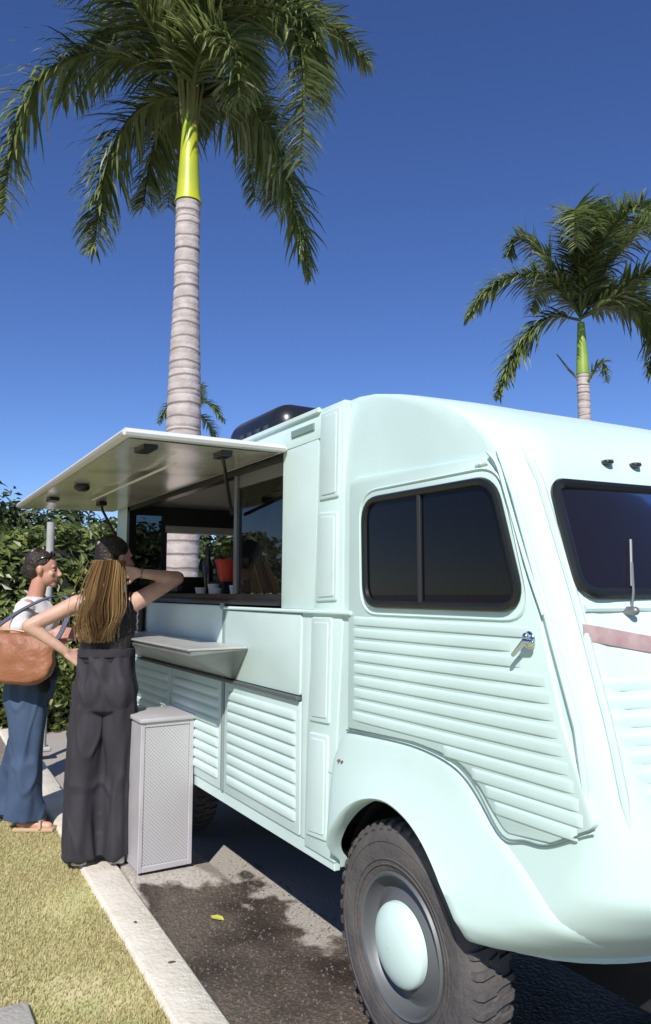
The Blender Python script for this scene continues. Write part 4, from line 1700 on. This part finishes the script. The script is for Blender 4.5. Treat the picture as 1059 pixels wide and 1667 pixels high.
# right arm raised, hand behind the neck
sock(bm, (.155, 0, 1.385), .052, (.375, .10, 1.520), .040, 14)
sock(bm, (.375, .10, 1.520), .041, (.165, -.045, 1.545), .025, 14)
hand(bm, (.165, -.045, 1.545), (-.9, -.22, .06), (-.1, .9, -.1), (0, .15, -1), curl=.4)
for sx in (-1, 1):
    sock(bm, (sx * .08, 0, .88), .055, (sx * .09, .01, .48), .045, 14)
    sock(bm, (sx * .09, .01, .48), .045, (sx * .095, -.01, .10), .038, 14)
    sock(bm, (sx * .095, -.03, .045), .034, (sx * .10, .12, .03), .028, 12)
fuse('body', bm, skin, w1, voxel=.0065, sm=5)
eyes(w1, P1, M1)
bm = B()
loft(bm, [ring_ell(0, .0, z, rx, ry) for z, rx, ry in ((1.045, .142, .098), (1.10, .138, .094), (1.18, .146, .097), (1.27, .158, .104), (1.34, .164, .102), (1.385, .155, .088), (1.415, .118, .07), (1.432, .08, .055))])
for sx in (-1, 1):
    sock(bm, (sx * .10, -.015, 1.36), .060, (sx * .115, .0, 1.405), .042, 12)
fuse('tank_top', bm, mat('black_knit', (.018, .017, .022), rough=.85, var=.2, vscale=20, bump=.4, bscale=60), w1, voxel=.009, sm=5, disp=.008, dscale=9, ridge_=.006)
bm = B()
loft(bm, [ring_ell(0, .0, z, rx, ry) for z, rx, ry in ((.80, .178, .125), (.90, .182, .128), (.98, .172, .12), (1.06, .153, .106), (1.11, .147, .102), (1.125, .146, .101))])
ell(bm, (-.06, -.035, .90), (.11, .105, .13))
ell(bm, (.06, -.035, .90), (.11, .105, .13))
for sx in (-1, 1):
    loft(bm, [ring_ell(sx * cx_, cy2, z, rx, ry) for z, cx_, cy2, rx, ry in ((.035, .088, -.005, .108, .125), (.06, .088, -.005, .108, .125), (.25, .088, 0, .102, .115), (.45, .088, .005, .098, .108), (.65, .088, 0, .098, .108), (.82, .085, 0, .096, .112), (.92, .08, 0, .085, .10))])
tr1 = mat('dark_trousers', (.030, .027, .036), rough=.8, var=.25, vscale=4, bump=.15, bscale=200)
trou = fuse('trousers', bm, tr1, w1, voxel=.009, sm=9, disp=.030, dscale=5.5, stretch=(1.7, 1.7, .30), ridge_=.011)
bm = B()
loft(bm, [ring_ell(0, 0, z, rx, ry, 36) for z, rx, ry in ((1.085, .152, .106), (1.09, .155, .108), (1.125, .151, .105), (1.13, .145, .10))])
obj('waistband', bm, tr1, trou)
for sx in (-1, 1):
    bm = B()
    sock(bm, (sx * .095, -.045, .035), .040, (sx * .102, .13, .030), .036, 14, flat=1.0)
    box(bm, sx * .097 - .040, sx * .097 + .040, -.085, .165, .0, .022, .010, 2)
    fuse('shoe', bm, mat('white_canvas', (.72, .71, .68), rough=.7), w1, voxel=.006, sm=3)
# hair: dark at the crown, long lighter pony tail
hair1 = hairmat('hair_brown_blond', (.075, .040, .020), (.22, .125, .055), (.33, .21, .105))
hair_dark = hairmat('hair_dark', (.016, .010, .007), (.045, .027, .016), (.08, .05, .03))
bm = B()
ell(bm, P1(0, -.028, .046), (.084, .098, .088), M1)
ell(bm, P1(0, -.055, .0), (.078, .07, .085), M1)
cap_ = fuse('hair', bm, mat('hair_dark_mass', (.016, .010, .008), rough=.4, bump=.6, bscale=90), w1, voxel=.007, sm=4)
bm = B()
rnd = random.Random(3)


def strand_cap(rnd, P=P1):
    a = rnd.uniform(-1.7, 1.7)
    pts = []
    for k in range(7):
        t = k / 6
        th = lerp(.15, 2.25, t)
        x = math.sin(a) * math.sin(th) * .089
        y = -.028 - math.cos(a) * math.sin(th) * .098 * .98
        z = .046 + math.cos(th) * .093
        x *= 1 - .75 * t
        pts.append(P(x + rnd.gauss(0, .0015), y, z))
    return pts


hairstrands(bm, None, strand_cap, 520, rnd, .0017)
obj('hair_strands', bm, hair_dark, cap_)


LASTA = [0]


def tail(rnd):
    a = rnd.gauss(0, 1)
    LASTA[0] = a
    b_ = rnd.gauss(0, 1)
    p0 = Vector((.012 + a * .030, -.068 + b_ * .010, 1.615))
    w_ = Vector((a * .042 - .006, -.128 + b_ * .014, 1.44 + rnd.gauss(0, .01)))
    m_ = Vector((a * .046 - .022, -.142 + b_ * .016, 1.31))
    e_ = Vector((a * .038 - .03, -.128 + b_ * .014, 1.165 + abs(rnd.gauss(0, .045))))
    P_ = catmull([p0, w_, m_, e_], 4)
    ph = a * 1.5 + rnd.gauss(0, .5)
    for i_, q in enumerate(P_):
        t = i_ / len(P_)
        q.x += .015 * t * math.sin(t * 10 + a * .9 + .3 * ph)
        q.y += .008 * t * math.sin(t * 9 + ph * 2)
    return P_


bm = B()
for a_, b_ in (((.012, -.075, 1.60), (0, -.118, 1.46)), ((0, -.118, 1.46), (-.022, -.126, 1.32))):
    sock(bm, a_, .026 if a_[2] > 1.5 else .042, b_, .042 if a_[2] > 1.5 else .048, 14, flat=.5, axis=(0, 1, 0))
sock(bm, (-.022, -.126, 1.32), .048, (-.028, -.118, 1.215), .034, 14, flat=.5, axis=(0, 1, 0))
hairstrands(bm, 'streaks', tail, 1300, rnd, .0021)
obj('pony_tail', bm, [hair1, hairmat('hair_golden', (.24, .14, .06), (.42, .28, .13), (.55, .40, .22))], cap_, smooth=True)
bm = B()
tube(bm, [Vector((.166, -.044, 1.545)) + Vector((.02, .012, 0)) + (Vector((0, 1, 0)) * math.cos(a) + Vector((0, 0, 1)) * math.sin(a)) * .029 for a in [k * .5236 for k in range(12)]], .004, 6, closed=True)
obj('bracelet', bm, chrome, w1)

# --- woman at the left in white shirt and jeans
w2 = thing('person', 'woman in white shirt and blue wide jeans standing side-on at the left', 'person', (-5.10, -.65, .085), R(-31))
bm = B()
P2_, M2 = headparts(bm, (.0, .045, 1.60), (-.12, 1, -.12))
sock(bm, (0, -.01, 1.39), .058, (0, .02, 1.53), .050, 14)
sock(bm, (-.13, -.01, 1.355), .055, (.13, -.01, 1.355), .055, 14)
ell(bm, (0, 0, 1.24), (.135, .09, .16))
ell(bm, (0, 0, 1.05), (.12, .085, .14))
ell(bm, (0, -.01, .92), (.115, .07, .13))
for sx, el in ((1, (.20, -.06, 1.11)), (-1, (-.20, .06, 1.12))):
    sock(bm, (sx * .155, -.01, 1.345), .048, el, .037, 14)
    hw = (sx * .16, el[1] + .22, 1.19)
    sock(bm, el, .038, hw, .024, 14)
    hand(bm, hw, (-sx * .2, 1, .1), (-sx * .6, 0, -.7), (-sx * .3, .1, .9), curl=.5)
for sx in (-1, 1):
    sock(bm, (sx * .08, 0, .88), .055, (sx * .09, -.01 + sx * .04, .48), .045, 14)
    sock(bm, (sx * .09, -.01 + sx * .04, .48), .045, (sx * .095, -.06 + sx * .08, .09), .036, 14)
    sock(bm, (sx * .095, -.08 + sx * .085, .04), .033, (sx * .10, .09 + sx * .085, .022), .026, 12)
fuse('body', bm, skin_red, w2, voxel=.0065, sm=5)
eyes(w2, P2_, M2)
bm = B()
loft(bm, [ring_ell(0, cy2, z, rx, ry) for z, rx, ry, cy2 in ((.98, .150, .115, 0), (1.05, .148, .118, 0), (1.15, .155, .122, .005), (1.26, .163, .125, .008), (1.33, .160, .112, 0), (1.375, .15, .09, -.008), (1.405, .115, .07, -.008), (1.425, .075, .058, 0))])
for sx, el in ((1, (.20, -.06, 1.11)), (-1, (-.20, .06, 1.12))):
    a = Vector((sx * .145, -.01, 1.345))
    sock(bm, a, .062, a.lerp(Vector(el), .45), .056, 14)
fuse('shirt', bm, mat('white_cotton', (.74, .73, .76), rough=.8, bump=.2, bscale=30), w2, voxel=.009, sm=5, disp=.010, dscale=7, ridge_=.007)
bm = B()
loft(bm, [ring_ell(0, -.01, z, rx, ry) for z, rx, ry in ((.76, .178, .135), (.86, .182, .145), (.93, .175, .138), (1.0, .158, .122), (1.015, .156, .12))])
for sx in (-1, 1):
    loft(bm, [ring_ell(sx * .09, cy2 + sx * .09 * (1 - z / .95), z, rx, ry) for z, cy2, rx, ry in ((.045, -.075, .098, .120), (.07, -.075, .098, .120), (.25, -.06, .092, .108), (.45, -.035, .088, .100), (.65, -.015, .096, .112), (.80, -.01, .098, .122), (.90, -.01, .085, .11))])
fuse('jeans', bm, mat('blue_denim', (.030, .056, .115), rough=.85, base2=(.060, .10, .185), vscale=3, bump=.2, bscale=250), w2, voxel=.010, sm=9, disp=.026, dscale=5.5, stretch=(1.7, 1.7, .35), ridge_=.011)
bm = B()
loft(bm, [ring_ell(0, -.01, z, rx, ry) for z, rx, ry in ((.895, .184, .146), (.92, .198, .160), (.97, .192, .155), (1.01, .182, .142), (1.04, .172, .136))])
sock(bm, (.12, .10, .98), .055, (.13, .13, .86), .035, 12)
fuse('tied_jumper', bm, mat('black_wool', (.012, .012, .015), rough=.95), w2, voxel=.010, sm=5, disp=.014, dscale=9)
for sx in (-1, 1):
    bm = B()
    box(bm, sx * .098 - .042, sx * .098 + .042, -.12 + sx * .085, .13 + sx * .085, -.005, .020, .009, 2)
    tube(bm, [(sx * .098 - .045, .05 + sx * .085, .015), (sx * .098 - .03, .045 + sx * .085, .055), (sx * .098 + .03, .045 + sx * .085, .055), (sx * .098 + .045, .05 + sx * .085, .015)], .009, 6)
    obj('sandal', bm, mat('tan_sandal', (.50, .36, .22), rough=.6), w2)
bm = B()
ell(bm, P2_(0, -.028, .044), (.084, .098, .086), M2)
ell(bm, P2_(0, -.065, -.002), (.070, .065, .075), M2)
ell(bm, P2_(0, -.115, -.02), (.034, .035, .038), M2)
h2 = fuse('hair', bm, mat('hair_dark_mass2', (.028, .018, .014), rough=.4, bump=.6, bscale=90), w2, voxel=.007, sm=3)
bm = B()
hairstrands(bm, None, lambda r_: strand_cap(r_, P2_), 520, rnd, .0017)
obj('hair_strands', bm, hair_dark, h2)
# sunglasses pushed up on the hair
bm = B()
for sx in (-1, 1):
    ell(bm, P2_(sx * .034, .052, .105), (.028, .010, .020), M2)
    tube(bm, [P2_(sx * .062, .05, .100), P2_(sx * .084, .0, .07), P2_(sx * .084, -.03, .04)], .0035, 6)
obj('sunglasses', bm, mat('dark_lens', (.02, .02, .025), rough=.08), w2)

# leather bag on her shoulder
bag = thing('shoulder_bag', 'large tan-brown leather shoulder bag carried by the woman in the white shirt', 'bag', (-5.10 + .13, -.65 + .20, .085), R(-31))
bm = B()
rings = []
SEC = [(0, .15), (.035, .145), (.052, .10), (.068, .0), (.074, -.08), (.066, -.135), (.03, -.158), (0, -.16), (-.03, -.158), (-.066, -.135), (-.074, -.08), (-.068, 0), (-.052, .10), (-.035, .145)]
for i in range(19):
    t = i / 18
    y = lerp(-.52, .0, t)
    e = (1 - abs(2 * t - 1) ** 3.2) ** .5 if 0 < t < 1 else .12
    e = max(e, .12)
    zc = lerp(1.09, 1.035, t)
    rings.append([(.27 + a_ * (.45 + .55 * e), y, zc + (b_ * (.55 + .45 * e) if b_ > 0 else b_ * e)) for a_, b_ in SEC])
loft(bm, rings)
fuse('bag_body', bm, mat('tan_leather', (.27, .10, .048), rough=.52, base2=(.34, .145, .07), vscale=4, bump=.25, bscale=50), bag, voxel=.008, sm=6, disp=.014, dscale=7)
bm = B()
pts = catmull([(.25, -.42, 1.20), (.21, -.24, 1.34), (.15, -.06, 1.425), (.165, .05, 1.38), (.24, .02, 1.20), (.27, -.03, 1.13)], 6)
rings = []
for i, p in enumerate(pts):
    rings.append([p + Vector((.0, -.015, .0)), p + Vector((.006, -.015, .006)), p + Vector((.006, .015, .006)), p + Vector((0, .015, 0))])
loft(bm, rings)
obj('strap', bm, mat('strap_blue_grey', (.07, .08, .13), rough=.7), bag)
bm = B()
tube(bm, [(.27, -.46, 1.235), (.272, -.25, 1.222), (.27, -.06, 1.195)], .006, 6)
obj('zip', bm, mat('zip_brass', (.30, .20, .09), rough=.35, metal=.7), bag)

# --- third customer, half out of the picture
w3 = thing('person', 'customer with brown hair mostly hidden behind the white-shirted woman at the left edge', 'person', (-5.95, -.93, .085), R(-20))
bm = B()
P3, M3 = headparts(bm, (0, .04, 1.60), (.3, 1, 0))
sock(bm, (0, -.01, 1.39), .06, (0, .02, 1.53), .05, 12)
sock(bm, (-.14, 0, 1.36), .055, (.14, 0, 1.36), .055, 12)
ell(bm, (0, 0, 1.22), (.14, .09, .18))
ell(bm, (0, 0, .98), (.15, .10, .18))
for sx in (-1, 1):
    sock(bm, (sx * .16, 0, 1.35), .047, (sx * .20, .0, 1.10), .037, 12)
    sock(bm, (sx * .20, 0, 1.10), .036, (sx * .17, .21, 1.20), .024, 12)
    hand(bm, (sx * .17, .21, 1.20), (-sx * .2, 1, .1), (-sx * .6, 0, -.7), (-sx * .3, .1, .9), curl=.5)
    sock(bm, (sx * .085, 0, .88), .085, (sx * .09, 0, .48), .055, 12)
    sock(bm, (sx * .09, 0, .48), .054, (sx * .09, -.02, .08), .036, 12)
    sock(bm, (sx * .095, -.04, .04), .035, (sx * .10, .11, .025), .028, 12)
fuse('body', bm, skin, w3, voxel=.009, sm=4)
eyes(w3, P3, M3)
bm = B()
loft(bm, [ring_ell(0, 0, z, rx, ry) for z, rx, ry in ((.90, .17, .13), (1.05, .155, .118), (1.2, .16, .118), (1.33, .165, .11), (1.39, .14, .085), (1.425, .08, .058))])
for sx in (-1, 1):
    sock(bm, (sx * .15, 0, 1.345), .06, (sx * .185, 0, 1.20), .055, 12)
fuse('shirt', bm, mat('mustard_cotton', (.50, .33, .10), rough=.85), w3, voxel=.011, sm=4, disp=.01)
bm = B()
for sx in (-1, 1):
    loft(bm, [ring_ell(sx * .088, 0, z, rx, ry) for z, rx, ry in ((.06, .075, .085), (.4, .078, .09), (.7, .095, .11), (.95, .10, .11))])
loft(bm, [ring_ell(0, 0, z, rx, ry) for z, rx, ry in ((.8, .178, .13), (.93, .17, .125), (1.0, .155, .118))])
fuse('trousers', bm, mat('black_cotton', (.012, .012, .014), rough=.85), w3, voxel=.012, sm=5, disp=.01)
for sx in (-1, 1):
    bm = B()
    box(bm, sx * .097 - .042, sx * .097 + .042, -.09, .15, .0, .06, .025, 3)
    obj('shoe', bm, black, w3)
bm = B()
ell(bm, P3(0, -.028, .044), (.086, .10, .088), M3)
ell(bm, P3(0, -.07, -.04), (.080, .06, .12), M3)
ell(bm, P3(0, -.08, -.14), (.075, .045, .10), M3)
fuse('hair', bm, mat('hair_brown', (.05, .026, .016), rough=.45, bump=.7, bscale=70), w3, voxel=.009, sm=3)

# unseen trees mirrored in the windows; tall ones ahead added to darken the windscreen
for i, (x, y, h, r) in enumerate([(3.5, -13, 6, 2.4), (.2, -14.5, 6, 2.6), (-3.2, -13.5, 5.6, 2.5), (-7.0, -14.5, 6, 2.6), (7.5, -11, 7, 2.8), (10.5, -6.5, 8.5, 3.4), (11, -1.0, 8.5, 3.4)]):
    tree(x, y, h, r, 6500, 70 + i, ['broad tree across the lawn opposite the cab door', 'tall tree across the lawn directly behind the viewer', 'broad tree across the lawn opposite the serving hatch', 'tree at the far end of the lawn across from the hatch rear',
         'tree across the lawn ahead of the cab', 'tree in front of the van beyond the open pavement', 'tall tree facing the windscreen across the pavement'][i])
